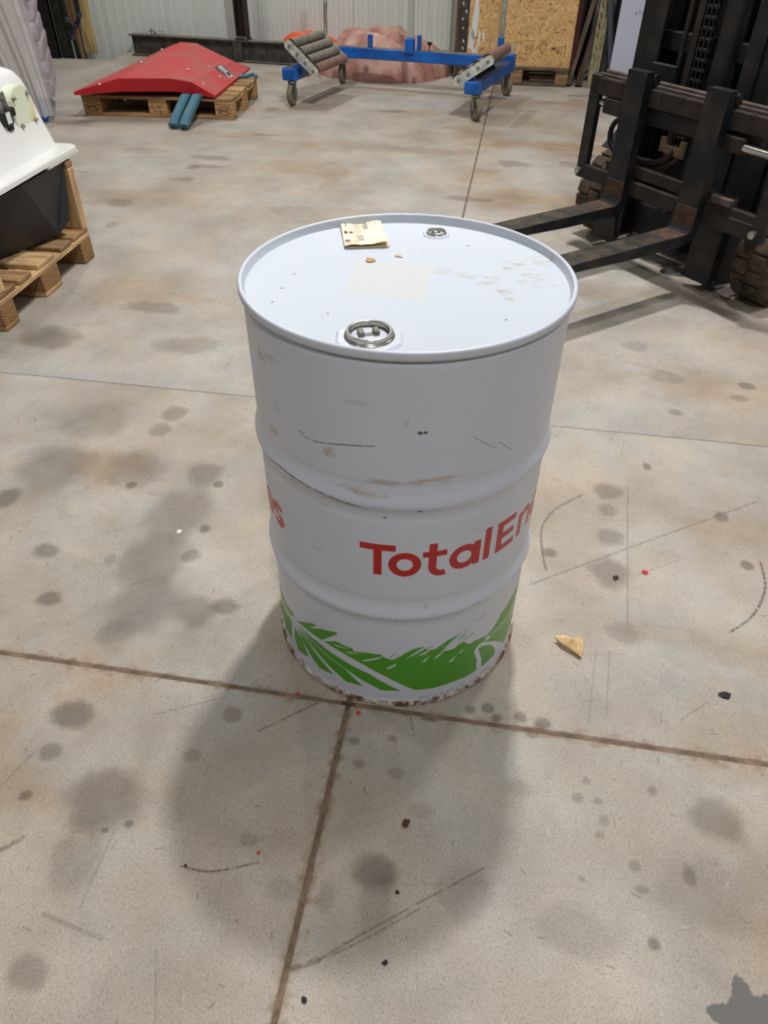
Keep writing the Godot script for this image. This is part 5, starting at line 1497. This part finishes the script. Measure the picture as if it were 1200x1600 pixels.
func heap(called: String, label: String, cat: String, at: Vector3, size: Vector3, m: Material, sd: int, rough := 1.0):
	var f := FastNoiseLite.new()
	f.seed = sd
	f.frequency = 1.0
	f.fractal_type = FastNoiseLite.FRACTAL_RIDGED
	f.fractal_octaves = 3
	var g := G.new()
	var rows := 34
	var cols := 84
	var P := func(i: int, j: int) -> Vector3:
		var r := float(i) / rows
		var a := TAU * j / cols
		var dx := cos(a) * r
		var dz := sin(a) * r
		var wx := dx + 0.25 * f.get_noise_3d(dx * 0.8, dz * 0.8, 9.0)
		var n := f.get_noise_3d(wx * 1.1, dz * 1.1, 0.0)
		var n2 := f.get_noise_3d(wx * 1.9 + 7.0, dz * 3.2, 3.0)
		var y: float = size.y * pow(maxf(0.0, 1.0 - pow(r, 3.5)), 0.7) * (0.85 + rough * 0.24 * n) + rough * 0.03 * n2 * (1.0 - r * r)
		var k := 1.0 + rough * 0.16 * f.get_noise_2d(cos(a) * 1.0 + 5.0, sin(a) * 1.0)
		return Vector3(dx * size.x * k, maxf(0.003, y) if r < 0.999 else 0.0, dz * size.z * k)
	g.smooth(1)
	for i in rows:
		for j in cols:
			g.quad(P.call(i, j), P.call(i, j + 1), P.call(i + 1, j + 1), P.call(i + 1, j))
	var t := part(called, g.mesh(), m, null, Transform3D(Basis(Vector3.UP, -0.25), at))
	tag(t, label, cat)

# ---------------------------------------------------------------- wrapped stack at the left edge
func wrapped_stack():
	var XF := Transform3D(Basis(Vector3(0.95, 0, -0.3122), Vector3.UP, Vector3(0.3122, 0, 0.95)), Vector3(-2.60, 0, -6.10))
	var p := pallet("blue painted pallet under the plastic-wrapped mauve stack", XF * Transform3D(Basis(), Vector3(-0.6, 0, -0.4)), [M.blue], M.blue, "blue_pallet")
	var t := thing("wrapped_sacks", "stack of mauve sacks wrapped in clear film on the blue pallet", "sacks", XF * Transform3D(Basis(), Vector3(0.10, 0.152, 0)))
	var sm := mat(Color(1, 1, 1), 0.35, 0, mottle(41, 256, 0.02, Color(0.58, 0.54, 0.58), Color(0.72, 0.68, 0.72), 0.3), 1.6)
	var f := FastNoiseLite.new()
	f.seed = 8
	f.frequency = 5.0
	for k in 8:
		for c in 2:
			var g := G.new().smooth(1)
			var rings := []
			for i in 9:
				var v := float(i) / 8.0
				var bulge := 0.007 * pow(sin(PI * v), 0.6) if i > 0 and i < 8 else 0.0
				var ring := rrect(0.118 * v + k * 0.118, -0.6 - 0.6 * c + 0.02 - bulge, -0.6 * c - 0.02 + bulge, -0.78 - bulge, -0.02 + bulge, 0.05)
				for j in ring.size():
					ring[j] += Vector3(f.get_noise_3dv(ring[j] * 1.5), f.get_noise_3dv(ring[j] * 2.0 + Vector3(9, 0, 0)) * 0.3, f.get_noise_3dv(ring[j] * 1.7 + Vector3(0, 4, 0))) * 0.018
				rings.append(ring)
			g.loft(rings, true, true)
			part("sack", g.mesh(), sm, t)
	# loose clear film hanging down the front in folds
	var fm := StandardMaterial3D.new()
	fm.albedo_color = Color(0.86, 0.85, 0.83, 0.6)
	fm.roughness = 0.3
	fm.transparency = BaseMaterial3D.TRANSPARENCY_ALPHA
	fm.cull_mode = BaseMaterial3D.CULL_DISABLED
	fm.metallic_specular = 0.9
	var film := thing("plastic_film", "loose clear plastic film hanging in folds down the front of the mauve sacks", "film", XF * Transform3D(Basis(), Vector3(0.12, 0.06, 0.06)))
	var g2 := G.new().smooth(1)
	var nx := 60
	var ny := 24
	var Q := func(i: int, j: int) -> Vector3:
		var s := float(i) / nx
		var v := float(j) / ny
		var wdt := lerpf(0.30, 0.62, pow(v, 1.3))
		var x := -0.05 - 0.03 * v - wdt * (1.0 - s) * 1.25
		var fold := 0.022 * sin(s * 26.0 + sin(v * 3.0)) + 0.012 * sin(s * 57.0 + v * 2.0)
		return Vector3(x, v * 1.12, 0.02 + fold * (1.2 - 0.5 * v) + 0.05 * (1.0 - v) * (1.0 - v))
	for i in nx:
		for j in ny:
			g2.quad(Q.call(i, j), Q.call(i + 1, j), Q.call(i + 1, j + 1), Q.call(i, j + 1))
	part("sheet", g2.mesh(), fm, film)

# ---------------------------------------------------------------- small litter on the floor
func px_floor(uu: float, vv: float, y := 0.0) -> Vector3:
	return hall(uu, y, vv)

func litter():
	# the crumpled tan scrap right of the drum
	var sm := mat(Color(1, 1, 1), 0.85, 0, mottle(44, 128, 0.03, Color(0.82, 0.67, 0.46), Color(0.92, 0.80, 0.62), 0.3), 14.0)
	var at := Vector3(0.452, 0, -1.095)
	var P := [Vector3(-0.034, 0.016, -0.022), Vector3(-0.012, 0.020, -0.024), Vector3(0.006, 0.018, -0.012), Vector3(0.024, 0.013, -0.024), Vector3(0.036, 0.006, -0.028), Vector3(0.034, 0.004, -0.004), Vector3(0.027, 0.006, 0.016), Vector3(0.020, 0.010, 0.034), Vector3(0.000, 0.014, 0.014), Vector3(-0.020, 0.015, -0.002)]
	var g := G.new()
	var top := Vector3(0.004, 0.030, -0.002)
	for i in P.size():
		var j := (i + 1) % P.size()
		g.tri(top, P[j], P[i])
		var lo_i: Vector3 = Vector3(P[i].x * 0.86 + 0.004, 0.0, P[i].z * 0.82)
		var lo_j: Vector3 = Vector3(P[j].x * 0.86 + 0.004, 0.0, P[j].z * 0.82)
		g.quad(P[i], P[j], lo_j, lo_i)
	tag(part("torn_scrap", g.mesh(), sm, null, Transform3D(Basis(), at)), "crumpled tan torn scrap lying on the concrete right of the drum", "scrap")
	var d := [
		["plastic_chip", "red chip on the concrete right of the drum, beside the tan scrap", Vector3(0.702, 0, -1.351), 0.009, "red_bit", 0.35],
		["plastic_chip", "red chip in front of the drum's foot by the crossing joints", Vector3(-0.052, 0, -0.907), 0.006, "red_bit", 0.5],
		["plastic_chip", "tiny red chip on the joint left of the drum's foot", Vector3(-0.191, 0, -0.957), 0.005, "red_bit", 0.5],
		["leaf_scrap", "dark brown curled leaf scrap on the concrete below the drum", Vector3(0.05, 0, -0.659), 0.010, "brown_bit", 0.6],
		["rubber_scrap", "flat black rubber scrap near the right edge of the concrete", Vector3(0.781, 0, -0.962), 0.014, "dark_bit", 0.25],
		["paint_chip", "white chip lying on the grey stain left of the drum", Vector3(-0.58, 0, -1.491), 0.011, "white_paper", 0.2],
		["leaf_scrap", "small brown crumb on the grey spot beside the red chip", Vector3(0.619, 0, -1.329), 0.009, "brown_bit", 0.5],
		["metal_sliver", "dark grey sliver right of the joint at the lower edge", Vector3(-0.124, 0, -0.362), 0.006, "dark_bit", 0.4],
		["rubber_scrap", "tiny black scrap low on the concrete under the shadow", Vector3(0.009, 0, -0.417), 0.005, "dark_bit", 0.5],
		["rubber_scrap", "tiny black crumb right of the round grey stain", Vector3(0.031, 0, -0.531), 0.0045, "dark_bit", 0.5],
		["leaf_scrap", "tiny orange fragment on the shaded concrete left of the joint", Vector3(-0.231, 0, -0.600), 0.004, "red_bit", 0.5],
		["leaf_scrap", "small brown dot of debris left of the shadow", Vector3(-0.365, 0, -0.575), 0.0035, "brown_bit", 0.6]]
	for i in d.size():
		crumb(d[i][0], d[i][1], d[i][2], d[i][3], M[d[i][4]], 20 + i, d[i][5])
